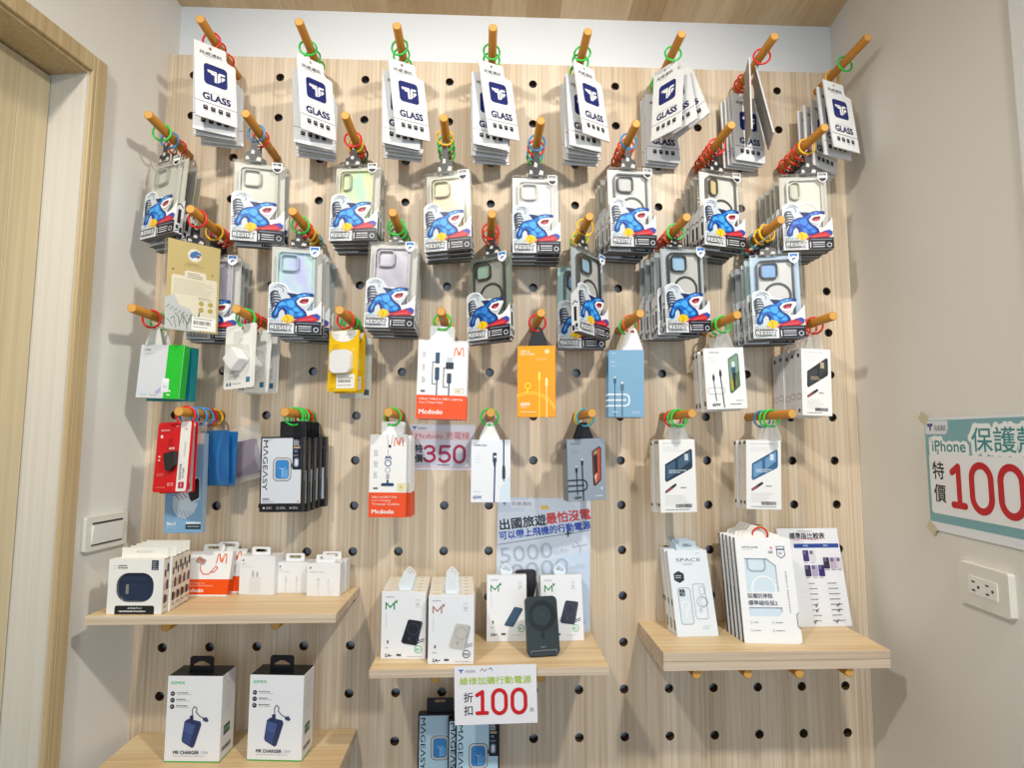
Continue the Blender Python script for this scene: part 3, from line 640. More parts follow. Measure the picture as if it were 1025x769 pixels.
    K['mcd2'] = carton('cable_box', .0755, .1665, .013, 'cable box', '#f3f3f1',
        [('r', 0, 117, 75.5, 166.5, '#ef5526'), *mlogo(50, 5, 18, '#e8692e', 2.0), *[('g', 9, y, 18, 5, 2.6, 1.2, '#9a9a9c') for y in (32, 54, 76)],
         ('l', [(35,0),(38,22),(40,26)], .9, '#8a8a90'), ('l', [(48,0),(44,18),(42,26)], .9, '#8a8a90'), ('c', 41, 24, 3, '#2b2b32'), ('l', [(38,30),(38,46)], 1, '#9aa0ac'),
         ('o', 38, 58, 7, 5, '#5a6b9c'), ('l', [(33,50),(34,44),(38,48),(42,44),(44,50)], 2.2, '#46568c'), ('o', 38, 72, 5.5, 4.2, '#9aa0ac'), ('r', 35, 80, 41, 90, '#aab0ba'), ('r', 36, 92, 40, 98, '#33415c'), ('rr', 25, 98, 51, 104, 2.4, '#2b426c'),
         ('rr', 58, 98, 73, 114, 1, '#e6dfae'), ('c', 65, 106, 2.6, '#cdbf6a'), ('r', 9, 107, 18, 110, '#55565c'),
         ('t', 'USB-C to USB-C With', 7, 124, 4.2, '#ffe9e2', {'w': 50, 'b': .01}), ('t', '2-in-1 Charging', 7, 131, 4.2, '#ffe9e2', {'w': 38, 'b': .01}), ('t', 'Travel Cable', 7, 138, 4.2, '#ffe9e2', {'w': 56, 'b': .01}), ('t', 'Mcdodo', 7, 151, 8, '#fff6f0', {'b': .03, 'w': 45})],
        side='#f0efec', sideops=[('r', 0, 117, 13, 166.5, '#ef5526')], tabargs=((.044, .05, '#f0f0ee', None, 'hdr'), {'h': .03}))
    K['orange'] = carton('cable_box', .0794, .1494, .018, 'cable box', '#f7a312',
        [('t', 'USB-C to', 6, 9, 4, '#fdf0cf', {'b': .03, 'w': 20}), ('t', 'USB-C Cable', 6, 15, 4, '#fdf0cf', {'b': .03, 'w': 30}), ('o', 62, 12, 4.6, 3, '#fff3d0'), ('c', 62, 12, 2, '#fff3d0'), ('g', 40, 26, 66, 2, 3, 1.2, '#fbd784'),
         ('l', [(0,104),(16,98),(36,97),(54,103),(70,116),(79,130)], 1.6, '#fbe04a'), ('l', [(0,108),(18,102),(36,101),(52,107),(67,119),(78,134)], 1.4, '#fbd84a'), ('o', 22, 84, 7, 4.6, '#f6e02a'), ('l', [(22,91),(20,99)], 3, '#f6e02a'),
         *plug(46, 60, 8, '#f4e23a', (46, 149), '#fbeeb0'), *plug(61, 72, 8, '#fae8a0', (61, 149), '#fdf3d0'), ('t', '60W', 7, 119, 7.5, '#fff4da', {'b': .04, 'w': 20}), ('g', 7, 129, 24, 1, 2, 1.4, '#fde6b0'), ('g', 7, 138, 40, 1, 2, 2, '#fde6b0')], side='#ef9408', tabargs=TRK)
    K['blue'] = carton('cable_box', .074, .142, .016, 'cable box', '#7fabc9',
        [('g', 6, 6, 20, 1, 3, 1.6, '#b9d2e2'), ('g', 6, 24, 14, 1, 3, 1.4, '#dfeaf2'), ('r', 4, 30, 34, 30.5, '#a9c6d8'), ('g', 6, 34, 20, 1, 3, 1.2, '#b9d2e2'),
         *[('l', [(0, y), (36, y)], 3.2, '#eaf2f7') for y in (94, 106, 118)], ('l', [(36,94),(42,97),(44,106),(42,115),(36,118)], 3.2, '#eaf2f7'),
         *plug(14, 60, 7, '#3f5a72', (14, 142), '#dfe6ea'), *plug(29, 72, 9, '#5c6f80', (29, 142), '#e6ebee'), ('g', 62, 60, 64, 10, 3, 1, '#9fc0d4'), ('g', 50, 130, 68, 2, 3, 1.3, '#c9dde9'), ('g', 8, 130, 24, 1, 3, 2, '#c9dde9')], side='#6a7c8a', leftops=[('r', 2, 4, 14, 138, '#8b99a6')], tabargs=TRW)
    CB = [('t', 'TOPPLAND', 10, 8, 3.2, '#55565a', {'b': .02}), ('g', 10, 20, 26, 4, 4, 1, '#b8b8bc'), ('rr', 3, 83, 42, 99, 7.5, '#cfd0d4'), ('rr', 6, 86, 39, 96, 4.8, '#f1f1ef')]
    K['cab5'] = carton('cable_box', .086, .130, .018, 'cable box', '#f1f1ef',
        CB+[*plug(18, 58, 7, '#3c3f46', (21, 112), '#a9abb0'), *plug(33, 50, 7, '#2f3338', (37, 126), '#3a3d44', 2.2), ('p', [(51,24),(70,12),(74,16),(74,82),(55,98),(51,94)], '#57705a'), ('p', [(53,26),(70,15),(72,18),(72,50),(53,70)], '#7f9c88'), ('p', [(53,70),(66,60),(66,80),(55,94)], '#a9a63a'), ('rr', 57, 40, 66, 54, 2, '#3a6070'), ('rr', 58, 30, 65, 42, 2, '#cfe0e2'), ('p', [(58,54),(66,54),(64,84),(60,92)], '#29302c'), ('t', '65W', 12, 117, 6, '#3c3f46', {'b': .03}), ('g', 50, 119, 80, 1, 3, 2, '#8a8a90'), ('g', 62, 112, 80, 1, 3, 1.4, '#9a9aa0')], side='#e4e4e2', leftops=[('r', 4, 6, 14, 13, '#26272b'), ('g', 4, 30, 14, 8, 4, 1.4, '#8b93a6'), ('r', 4, 112, 14, 122, '#3a3b40')], tabargs=TRI)
    def back_ops(w, h, dark, mid, hi):
        return [('g', 8, 7, w-10, 1, 3, 1.4, '#b8b8bc'), ('g', 8, 15, w-18, 3, 4, .9, '#c9c9cc'),
            ('p', [(12,h*.34),(w-10,h*.13),(w-7,h*.15),(w-7,h*.37),(w-9,h*.40),(14,h*.585),(11,h*.56)], dark), ('p', [(15,h*.36),(34,h*.29),(34,h*.47),(15,h*.55)], mid), ('p', [(40,h*.27),(w-11,h*.16),(w-11,h*.30),(40,h*.43)], mid),
            ('g', 20, h*.42, w-20, 2, 4, 2, hi), ('r', w-24, h*.2, w-16, h*.29, hi),
            ('p', [(10,h*.71),(24,h*.64),(34,h*.60),(36,h*.63),(24,h*.69),(12,h*.74)], '#34363e'), ('p', [(12,h*.71),(24,h*.655),(26,h*.67),(14,h*.73)], '#a84a58'), ('r', w*.56, h*.655, w*.72, h*.67, '#8c8c90'),
            ('g', 10, h*.77, w-14, 5, 4.2, .9, '#c3c3c6'), ('bar', w*.42, h*.885, w*.85, h*.935, '#36373b'), ('g', 10, h*.955, w-8, 1, 2, 1.6, '#8c8c90')]
    K['cab7'] = carton('cable_box', .066, .1425, .0225, 'cable box', '#f0f0ee', back_ops(66, 142, '#33353a', '#44464c', '#b9a88a'), side='#dcdde2', leftops=[('r', 7, 9, 15, 17, '#2b2c30'), ('ro', 3, 95, 19, 108, 5, 1.6, '#8a8b92'), ('r', 8, 128, 15, 135, '#33343a'), ('g', 10, 50, 13, 10, 3, 1.2, '#b4b6be')], tabargs=TRI)
    K['c4'] = carton('cable_box', .079, .150, .0165, 'cable box', '#f1f1ef', back_ops(79, 150, '#2b3b4c', '#48617a', '#c3d0dc'), side='#e9e6e0', leftops=[('r', 4, 3, 12, 9, '#26272b'), ('r', 4, 132, 12, 138, '#26272b'), ('g', 6, 40, 10, 12, 3, 1.2, '#c4c0ba')], tabargs=TRI)
    K['c6'] = carton('cable_box', .0745, .144, .0165, 'cable box', '#f1f1ef', back_ops(74.5, 144, '#3d6690', '#6f9cc4', '#d3e2ee'), side='#e9e6e0', leftops=[('r', 4, 3, 12, 9, '#26272b'), ('r', 4, 128, 12, 134, '#26272b'), ('g', 6, 40, 10, 12, 3, 1.2, '#c4c0ba')], tabargs=TRI)
    K['w0'] = carton('cable_box', .081, .1275, .016, 'cable box', '#edf0f5', [('p', [(58,127.5),(60,100),(81,70),(81,127.5)], '#d8e6f2'), ('t', 'TOPPLAND', 6, 10, 3.6, '#4a5578', {'b': .03}), ('g', 9, 34, 20, 3, 6, 1, '#b9c2d0'), ('r', 46, 25, 50, 27, '#dfe4ea'), ('rr', 44.5, 27, 52.5, 46, 1.5, '#2f3c56'), ('r', 47, 33, 52, 37, '#e8edf2'), ('p', [(45.5,46),(51.5,46),(50.5,56),(47,56)], '#2f3c56'), ('l', [(49,56),(47.5,127)], 3, '#34406c'), ('l', [(67,1),(67,52)], 3, '#34406c'), ('p', [(65,52),(69,52),(70.5,60),(64,60)], '#2c3a44'), ('rr', 64, 60, 70.5, 80, 1.5, '#2c3a44'), ('r', 66, 80, 69, 85, '#8a9aa4'), ('g', 6, 105, 26, 1, 2, 1, '#a9b4c6'), ('t', '65W', 5, 114, 6, '#3f5c94', {'b': .03})], side='#dfe3ea', tabargs=TRW)
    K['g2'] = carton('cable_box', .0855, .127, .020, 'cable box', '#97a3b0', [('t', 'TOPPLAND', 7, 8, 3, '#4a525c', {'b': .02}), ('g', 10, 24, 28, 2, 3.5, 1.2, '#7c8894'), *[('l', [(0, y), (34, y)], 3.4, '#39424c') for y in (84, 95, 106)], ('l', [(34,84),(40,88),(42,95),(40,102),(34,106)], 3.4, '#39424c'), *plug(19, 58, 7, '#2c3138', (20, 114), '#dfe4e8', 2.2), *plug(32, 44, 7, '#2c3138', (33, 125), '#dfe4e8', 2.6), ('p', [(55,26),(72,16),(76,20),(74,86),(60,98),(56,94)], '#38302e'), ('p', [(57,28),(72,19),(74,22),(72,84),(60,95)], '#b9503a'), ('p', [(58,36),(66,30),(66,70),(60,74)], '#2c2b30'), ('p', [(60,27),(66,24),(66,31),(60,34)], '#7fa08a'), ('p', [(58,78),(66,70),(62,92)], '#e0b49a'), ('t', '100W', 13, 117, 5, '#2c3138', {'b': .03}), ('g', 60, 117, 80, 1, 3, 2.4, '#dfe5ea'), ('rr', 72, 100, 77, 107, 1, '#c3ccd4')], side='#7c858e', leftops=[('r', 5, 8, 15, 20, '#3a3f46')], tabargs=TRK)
    # red flash drive cards
    k = Kind('flash_drive_card', .091, .1366, .003, 'flash drive card'); w, h = .091, .1366
    MB().prism(rrect(-w/2, -h, w/2, 0, .006), 0, .0014, M('#d3131f', .35), holes=[rrect(-.012, -.010, .012, -.004, .0029, 3)]).build('card', k.root)
    MB().art([('p', rrect(60, 1, 86, 135.6, 4), '#efeeec'), ('r', 60, 1, 78, 135.6, '#efeeec'), ('t', 'Flash Drive', 9, 14, 3.4, '#ffe4e4', {'b': .02}), ('p', [(8,28),(12,24),(16,28),(12,32)], '#ffe4e4'), ('g', 30, 34, 46, 6, 4, 2, '#8f0c16'), ('t', '64GB', 34, 50, 4.4, '#ffe9e9', {'b': .03}), ('r', 8, 66, 13, 69, '#ffdede'), ('r', 8, 73, 13, 76, '#ffdede'), ('g', 8, 101, 26, 2, 3, 1, '#ff9c9c'), ('g', 8, 127, 34, 1, 3, 1, '#ff9c9c'), ('o', 41, 122, 3, 2, '#ffd0d0'), ('o', 50, 122, 3, 2, '#ffd0d0'), ('rr', 66, 118, 80, 130, 1.5, '#b81f3e'), ('t', '5', 71, 121, 6, '#f3c9d0', {'b': .03}), ('g', 72, 14, 82, 2, 2.4, 1, '#c05a62'), ('t', '高速傳輸隨身碟', 78, 40, 4, '#b8b4b4', {'rot': 90}), ('g', 66, 84, 72, 8, 4, 2, '#4a4a4c'), ('g', 74, 92, 80, 5, 4, 2, '#7a7a7c')], F0(w)).build('printed_design', k.root)
    m = MB().prism([(-.016, -.062), (.012, -.058), (.014, -.084), (.002, -.098), (-.008, -.094)], -.009, -.0005, M('#26272c', .25)); m.build('flash_drive', k.root, bevel=.0016)
    K['red'] = k.done()
    # watch band carton, tall and blue
    K['band'] = carton('watch_band_box', .0786, .200, .016, 'watch band box', '#7fa9cb', [('r', 0, 0, 78.6, 22, '#e7d9d6'), ('l', [(38,66),(58,72),(66,96),(60,120),(44,150),(26,158),(16,140),(24,120),(46,110)], 1.0, '#c7cfd8'),
        ('p', [(44,70),(60,76),(66,92),(50,100),(36,92)], '#a58a94'), ('p', [(36,96),(62,86),(72,92),(74,132),(56,142),(40,124)], '#c9cfd6'), ('p', [(50,98),(68,90),(71,96),(72,130),(56,138),(50,128)], '#1e222a'),
        ('p', [(18,128),(40,112),(54,140),(70,140),(62,160),(44,172),(28,168),(18,152)], '#c3d3e0'), *[('l', [(24+i*8, 150+i*2), (30+i*8, 168-abs(i-2)*3)], 1.2, '#8d9fb0') for i in range(5)], *[('l', [(22+i*7, 124-i*3), (32+i*7, 134-i*2)], 1.6, '#8c6a78') for i in range(4)],
        ('t', 'Band', 7, 178, 6.5, '#eef4f8', {'b': .02}), ('g', 7, 187, 30, 2, 3, 1, '#c6dae8'), ('r', 46, 178, 77, 182, '#dbe4ea'), ('r', 46, 183, 77, 192, '#23303c'), ('g', 49, 186, 75, 1, 3, 2.4, '#9db2c2')], side='#9fb9cc', tabargs=((.036, .03, 'film', None, 'hdr'), {'h': .035}))
    # small zip bags
    def bag(key, w, h, col, inner, lab):
        k = Kind('accessory_bag', w, h, .010, 'accessory bag'); t = .010
        m = MB(); nx, nz = 6, 8; V = []; F = []
        for s_, yy in ((0, -1), (1, 1)):
            for j in range(nz+1):
                for i in range(nx+1):
                    u, v = i/nx, j/nz; bul = (math.sin(math.pi*u)*math.sin(math.pi*min(1, v*1.15)))**.6 if 0 < u < 1 and 0 < v < .87 else 0
                    V.append(((u-.5)*w+rnd.uniform(-.0008, .0008), t/2+yy*(.0004+bul*t*.45+rnd.uniform(0, .0007)*bul), -h+v*h))
        for s_ in (0, 1):
            b0 = s_*(nx+1)*(nz+1)
            for j in range(nz):
                for i in range(nx): a = b0+j*(nx+1)+i; F.append((a, a+1, a+nx+2, a+nx+1))
        m.add(V, F, col); m.build('bag', k.root, smooth=True)
        m = MB(); m.prism(rrect(-w*.36, -h*.9, w*.36, -h*.25, .006), t*.3, t*.7, inner); m.build('contents', k.root, bevel=.0015)
        K[key] = k.done()
    bluefilm = clear_plastic('blue_film', '#5aa0e0', .25, .1); bluefilm.node_tree.nodes['Diffuse BSDF'].inputs['Color'].default_value = lin('#3a9ad8')
    for n in bluefilm.node_tree.nodes:
        if n.type == 'MIX_SHADER' and not n.inputs[0].is_linked: n.inputs[0].default_value = .4
    bag('bluebag', .060, .115, bluefilm, M('#2c86c8', .3), 'blue')
    bag('clearbag', .085, .115, FILM, M('#5c1f5c', .4), 'clear')
    # black framed watch case cartons
    def mag(face):
        ops = [('r', 3, 3, 83.5, 133, face), ('t', 'MΛGEΛSY', 15.5, 7, 10, '#23252a', {'rot': 90, 'b': .015, 'w': 100}), *watch(27.5, 43, 35, 45), ('r', 66, 3, 83.5, 66, '#161a28'), ('g', 68, 7, 81, 4, 3, 1.6, '#d4d8e0'), ('r', 68, 20, 81, 24, '#b9a184'), ('t', '40', 69, 27, 5, '#7f9cc8', {'b': .02}), ('g', 68, 36, 81, 2, 2.4, 1, '#9aa0ac'), ('rr', 69, 43, 79, 61, 4.5, '#8f9ab4'), ('rr', 71.5, 46, 76.5, 58, 2.4, '#dce2ec'),
               ('t', 'SKIN', 7, 122, 4.6, '#4a4c52', {'b': .01}), ('g', 7, 129, 40, 1, 2, 1, '#9aa0a6'), ('p', [(76,130),(80,126),(80,130)], '#d89a2a'), ('c', 10, 142, 2, '#dcdcdc'), ('g', 15, 140, 28, 2, 2.6, 1.1, '#c4c4c6'), ('o', 38, 142, 2.6, 1.9, '#c4c4c6'), ('g', 43, 140, 56, 2, 2.6, 1.1, '#c4c4c6'), ('c', 64, 142, 1.8, '#c4c4c6'), ('g', 68, 140, 80, 2, 2.6, 1.1, '#c4c4c6')]
        return carton('watch_case_box', .0867, .150, .017, 'watch case box', '#1b1c20', ops, sideops=[('r', 5, 8, 12, 30, '#3a3d46'), ('g', 6, 34, 11, 8, 4, 1.5, '#b9bcc4'), ('t', 'MΛGEΛSY', 11, 66, 4, '#d4d4d8', {'rot': 90})], tabargs=((.054, .05, '#1d1e22', None, 'hdr'), {'h': .03}))
    K['mag'] = mag('#d4dae2'); K['mag_blue'] = mag('#bcdcec')
    # earbud case cartons with a window
    def window(k):
        w, h, t = k.w, k.h, k.t
        ec = MB().prism(rrect(-.0335, -.0765, .0325, -.0265, .020, 6), .0050, .0172, M('#23344e', .25)).build('earbud_case', k.root, bevel=.003, seg=3)
        MB().box(-.033, .032, .0044, .0049, -.0432, -.0428, M('#131e2e', .4)).build('lid_seam', ec)
        MB().box(-.0195, -.014, .0034, .0049, -.064, -.047, M('#c3c7cc', .3, 1)).build('clasp', ec)
    w, h, t = .1016, .0995, .0190
    k = Kind('earbud_case_box', w, h, t, 'earbud case box'); wb = M('#efefeb', .45)
    hole = rrect(-.0350, -.0780, .0340, -.0250, .022, 6); m = MB()
    m.prism([(-w/2, -h), (w/2, -h), (w/2, 0), (-w/2, 0)], 0, .0012, wb, holes=[hole])
    m.box(-w/2, -w/2+.001, .0012, t, -h, 0, wb); m.box(w/2-.001, w/2, .0012, t, -h, 0, M('#e6dccb', .5)); m.box(-w/2, w/2, .0012, t, -.001, 0, wb); m.box(-w/2, w/2, .0012, t, -h, -h+.001, wb); m.box(-w/2, w/2, t-.001, t, -h, 0, wb)
    m.prism([(-.040, 0), (.048, 0), (.048, .018), (-.040, .018)], t-.0012, t-.0004, M('#ecebe4', .5), holes=[rrect(-.012, .007, .020, .013, .0025, 3)])
    m.build('carton', k.root)
    a = MB().art([('p', rrect(79, 2, 92, 20, .6), '#3a424e'), ('g', 81, 5, 90, 4, 4, 1.6, '#aab2bc'), ('ro', 9, 11, 14, 18, .4, .8, '#d9cfa8'), ('g', 17, 11, 36, 2, 4, 2.2, '#55565c'), ('rr', 15, 84, 88, 99.4, 4, '#1d1f24'), ('r', 15, 92, 88, 99.4, '#1d1f24'), ('t', 'AirPods Pro 2', 39, 87, 3, '#eceef0', {'w': 26, 'b': .02}), ('g', 23, 93, 80, 1, 3, 2.4, '#d4d6da')], F0(w))
    a.art([('rr', 4, 20, 9, 34, 2.5, '#4a3430'), ('rr', 11, 10, 17, 26, 2.5, '#3c3a3e'), ('rr', 10, 40, 17, 58, 3, '#5c3a3a'), ('ro', 4, 46, 10, 58, 2, 1, '#6a5a54'), ('rr', 4, 66, 12, 82, 3, '#4a3a34'), ('rr', 12, 68, 16, 80, 2, '#8a7264'), ('r', 6, 86, 14, 91, '#b9a99a')], (w/2, 0, 0), (0, 1, 0), (0, 0, -1), (1, 0, 0))
    a.build('printed_design', k.root); window(k); K['airpods'] = k.done()
    def hangcut(k, w2=.04, h2=.014, col='#f0f0ee', y=None):
        yy = k.t-.001 if y is None else y
        MB().prism(rrect(-w2/2, -.0005, w2/2, h2, .004, 4), yy-.0006, yy, M(col, .45), holes=[rrect(-w2*.32, h2*.35, w2*.32, h2*.75, h2*.18, 3)]).build('hang_tab', k.root)
    K['mcsmall'] = carton('adapter_box', .095, .0895, .016, 'adapter box', '#f2f2f0', [('r', 0, 56, 95, 86, OR), *mlogo(64, 4, 20, '#e8692e', 2.4), ('p', [(22,14),(27,10),(43,18),(40,27),(35,28),(20,21)], '#a9a2a0'), ('p', [(25,15),(28,13),(38,19),(36,24)], '#d8643a'), ('l', [(32,27),(33,38),(40,46),(52,46),(58,38),(64,30),(68,34),(62,42),(54,42)], 2.0, '#dc4a24'), ('t', 'OTG Adapter for', 12, 62, 3.2, '#ffeadf', {'w': 34, 'b': .01}), ('t', 'USB-C to USB-A Converter', 12, 67, 2.6, '#ffeadf', {'w': 52}), ('t', 'Mcdodo', 6, 74, 7, '#fff6f0', {'b': .03, 'w': 40})], side='#e7e6e2', sideops=[('r', 0, 56, 16, 86, '#e24a16')], extra=lambda k: hangcut(k, .044, .015))
    def apple(w, h, t, ops):
        base = [('c', 7, 9, 1.8, '#3a3b40'), ('c', 8.4, 7.2, .6, '#3a3b40'), *ops]
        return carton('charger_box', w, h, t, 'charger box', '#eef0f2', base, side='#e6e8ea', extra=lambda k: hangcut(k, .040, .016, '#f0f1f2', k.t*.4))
    K['apple1'] = apple(.0745, .079, .040, [('t', '20W', 5, 15, 2.6, '#77797e'), ('g', 5, 21, 34, 1, 2, 1, '#b4b6ba'), ('rr', 22, 42, 46, 74, 3, '#e3e5e9'), ('r', 27, 30, 31, 42, '#aeb2b8'), ('r', 36, 32, 40, 42, '#aeb2b8')])
    K['apple2'] = apple(.066, .0635, .036, [('t', '60W', 5, 14, 2.4, '#8a8c90'), ('g', 5, 19, 40, 1, 2, 1, '#bcbec2'), *plug(20, 33, 6, '#dcdee2', (20, 62), '#c3c6ca'), *plug(43, 33, 6, '#dcdee2', (43, 62), '#c3c6ca')])
    K['apple3'] = apple(.069, .066, .030, [('t', 'USB-C Cable', 6, 16, 2.4, '#8a8c90', {'w': 30}), *plug(24, 34, 8, '#dfe1e4', (26, 66), '#cfb9a0'), *plug(45, 34, 6, '#e3e5e8', (45, 66), '#d3d5d8'), ('l', [(45,46),(50,56),(49,66)], 1.4, '#dcdee0')])
    # tall charger cartons
    def mr(k):
        w, t = k.w, k.t
        o = [(-.024, -.001), (.024, -.001), (.024, .026), (.020, .030), (-.020, .030), (-.024, .026)]
        MB().prism(o, t*.40, t*.40+.0012, M('#1b1c20', .4), holes=[[(-.016, .010), (.016, .010), (.016, .014), (.004, .020), (-.004, .020), (-.016, .014)]]).build('hang_tab', k.root)
    GR = '#39b54a'
    K['mr'] = carton('charger_box', .1075, .1595, .054, 'charger box', '#eef1f5', [('r', 0, 157.3, 107.5, 159.5, GR), ('t', 'iDMIX', 7, 10, 5.5, '#4fc27c', {'b': .03, 'w': 27})]+[x for i, y in enumerate((33, 45, 57)) for x in (('c', 11, y, 4.4, '#23262e'), ('g', 8.5, y-1, 14, 1, 2, 1.8, '#c9ccd4'), ('g', 19, y-2.4, 44, 1, 2, 1.5, '#3a3e46'), ('g', 19, y+.8, 48, 1, 2, .8, '#9aa0a8'))]+
        [('p', [(37,84),(44,79),(68,84),(70,90),(58,130),(54,133),(34,122),(33,117)], '#2c3a62'), ('p', [(38,85),(58,91),(49,128),(34,120)], '#465c92'), ('p', [(36,103),(54,108),(49,128),(34,120)], '#3b4f84'), ('l', [(50,80),(52,70),(51,62),(55,56),(60,60),(59,67),(66,74),(74,78)], 1.5, '#2b3452'), ('r', 47, 73, 54, 82, '#2b3452'), ('p', [(72,77),(80,76),(84,82),(80,85),(73,82)], '#39476e'),
         ('t', 'MR CHARGER', 18, 138, 6, '#2c2f36', {'b': .025, 'w': 50}), ('t', '120W', 71, 138, 6, '#b9bec6', {'w': 15}), ('g', 18, 147, 88, 1, 2, 1, '#b4b8be')],
        side='#e8e8ea', top='#18191d', sideops=[('r', 0, 157.3, 54, 159.5, GR), ('g', 16, 18, 38, 2, 4, 1.2, '#b9bbc0'), ('g', 16, 34, 36, 8, 5, 1, '#c8cace'), ('r', 12, 98, 36, 116, '#3f5a48'), ('t', '120W', 14, 103, 7, '#7fc29a', {'b': .02}), ('bar', 8, 136, 40, 144, '#3a3b40')], extra=mr)
    # power bank cartons with a green or rose M
    def mtab(k):
        o = [(-.011, -.001), (.011, -.001), (.014, .009), (.002, .023), (-.003, .024), (-.014, .012)]
        MB().prism(o, k.t*.5, k.t*.5+.0006, M('#e3ebf1', .3), holes=[[(-.009, .011), (.008, .006), (.010, .010), (.000, .020), (-.003, .020)]]).build('hang_tab', k.root)
        w, t = k.w*1000, k.t*1000
        MB().art([('r', 26, 2, w-26, t-1, '#dfe8ee'), ('r', 8, t-9, 20, t-7.5, '#c9a75a'), ('r', w-18, t-10, w-12, t-8, '#3a3d44'), ('r', 30, t-8, 52, t-7, '#c9b48a'), ('r', 2, 3, 24, 3.7, '#c9b48a')], (-k.w/2, k.t, 0), (1, 0, 0), (0, -1, 0), (0, 0, 1)).build('top_print', k.root)
    def mbox(mcol, bank, stand, ring, tilt=True, w=.087, h=.127, t=.024):
        dk = bank
        ops = [('t', 'HOMMY', 8, 9, 3, '#55585e', {'w': 17}), ('l', [(9,33),(9,21),(17,30),(25,21),(25,33)], 2.4, mcol), ('p', [(26,20),(27,15),(29,18),(31,15),(31,20),(29,23)], mcol), ('rr', 68, 14, 74, 26, 1.6, '#c9ccd2'), ('rr', 69, 16, 73, 22, 1, '#f2f4f6'), ('g', 66, 28, 77, 1, 2, 1, '#aeb2b8'), ('g', 9, 40, 11, 8, 3.6, 1.4, '#b4b8be'),
               ('r', 12, 92, 15, 98, '#55585e'), ('g', 9, 105, 17, 1, 3, 2, '#aeb2b8'), ('t', '5A', 9, 117, 6, '#3a3d44', {'b': .03}), ('g', 18, 119, 24, 1, 2, 2, '#55585e'), ('r', 31, 117, 40, 121, '#55585e'),
               ('o', 73, 108, 7.5, 6.2, ring), ('g', 68, 106.5, 78, 2, 2.4, 1.4, ring), ('g', 52, 121, 82, 1, 2, 1, '#b4b8be')]
        if tilt: ops += [('l', [(72,66),(74,92),(84,88)], 1.6, stand), ('l', [(66,98),(84,92)], 1.4, stand), ('p', rrect(0,0,1,1,.1), dk) if 0 else ('p', [(52,55),(55,52),(78,55),(81,58),(72,97),(69,101),(43,97),(40,93)], dk), ('l', [(76,58),(79,60),(70,96)], 1.4, stand), ('o', 63, 70, 11.5, 10.6, stand), ('r', 55, 85, 57, 91, stand)]
        else: ops += [('p', [(58,66),(61,65),(76,68),(76,72),(56,104),(53,105),(38,102),(38,99)], dk), ('l', [(76,71),(56,104)], 1.2, stand)]
        top = [x for i in range(1) for x in (('r', 8, 9, 14, 12, '#c8a24a'), ('r', 70, 8, 76, 11, '#3a3d44'))]
        k = carton('power_bank_box', w, h, t, 'power bank box', '#eff1f5', ops, side='#ece6da', top='#efe8da', extra=mtab)
        return k
    K['m_black'] = mbox('#1f8a3c', '#20232c', '#4a5160', '#4ac06a'); K['m_rose'] = mbox('#b07a78', '#c9c6be', '#8f949c', '#3a3d44'); K['m_flat'] = mbox('#1f8a3c', '#33506a', '#1c2c3c', '#4aa85a', False, .085, .134)
    K['m_stand'] = mbox('#1f8a3c', '#2b2d3a', '#55596a', '#6ac27a', True, .0905, .133)
    # boxes on the right shelf
    def sptab(k):
        o = [(-.020, -.001), (.026, -.001), (.024, .020), (-.022, .020)]
        MB().prism(o, k.t*.4, k.t*.4+.0008, M('#c9dbe8', .4), holes=[rrect(-.006, .008, .014, .014, .0028, 3)]).build('hang_tab', k.root)
    K['space'] = carton('phone_case_box', .088, .173, .015, 'phone case box', '#e6edf3', [('t', 'SPACE', 17, 17, 7, '#5a6068', {'w': 54, 'b': .005}), ('g', 22, 27, 66, 1, 2, .7, '#8a9098'), ('g', 32, 29.5, 58, 1, 2, 1.4, '#6a7078'), ('p', [(19,43),(30,49),(30,62),(19,68),(8,62),(8,49)], '#2e3238'), ('g', 11, 52, 27, 2, 4, 2, '#b9c0c8'), ('g', 62, 6, 74, 1, 2, 1, '#9aa0a8'),
        ('p', rrect(12, 77, 40, 150, 6), '#9aa4ae'), ('p', rrect(13.5, 78.5, 38.5, 148.5, 5), '#dce6ee'), ('rr', 15, 80, 28, 95, 3, '#7c8792'), ('c', 18.5, 84, 2.2, '#23262c'), ('c', 24.5, 84, 2.2, '#23262c'), ('c', 18.5, 91, 2.2, '#23262c'), ('o', 26, 113, 9, 7.6, '#f6f9fb'), ('l', [(26,123),(26,136)], 1.6, '#f3f7fa'),
        ('ro', 45, 70, 72, 140, 5, .8, '#7c868f'), ('ro', 59, 75, 70, 92, 4, .8, '#8f99a2'), ('o', 62, 106, 11, 10.2, '#6a747e'), ('o', 66, 106, 9, 8.3, '#8f99a2'), ('ro', 55, 119, 60, 126, 2, .7, '#8f99a2'), ('g', 56, 152, 76, 3, 3, 1, '#b9d3e0')], side='#dfe3e6', leftops=[('r', 4, 100, 11, 112, '#4a4f56'), ('r', 5, 140, 12, 160, '#6a5a4a')], extra=sptab)
    def dv(k):
        w, h = k.w, k.h
    w, h, t = .1137, .205, .012; k = Kind('phone_case_box', w, h, t, 'phone case box'); wm = M('#f0f1f2', .35)
    win = [(-.041, -.042), (.004, -.042), (.022, -.056), (.022, -.107), (-.041, -.107)]; win2 = [(-.041, -.137), (.025, -.137), (.025, -.146), (.016, -.154), (-.041, -.154)]
    m = MB().prism([(-w/2, -h), (w/2-.006, -h), (w/2, -h+.004), (w/2, -h+.028), (w/2-.004, -h+.033), (w/2-.004, -h+.052), (w/2, -h+.058), (w/2, -.004), (w/2-.004, 0), (-w/2, 0)], 0, .001, wm, holes=[win, win2])
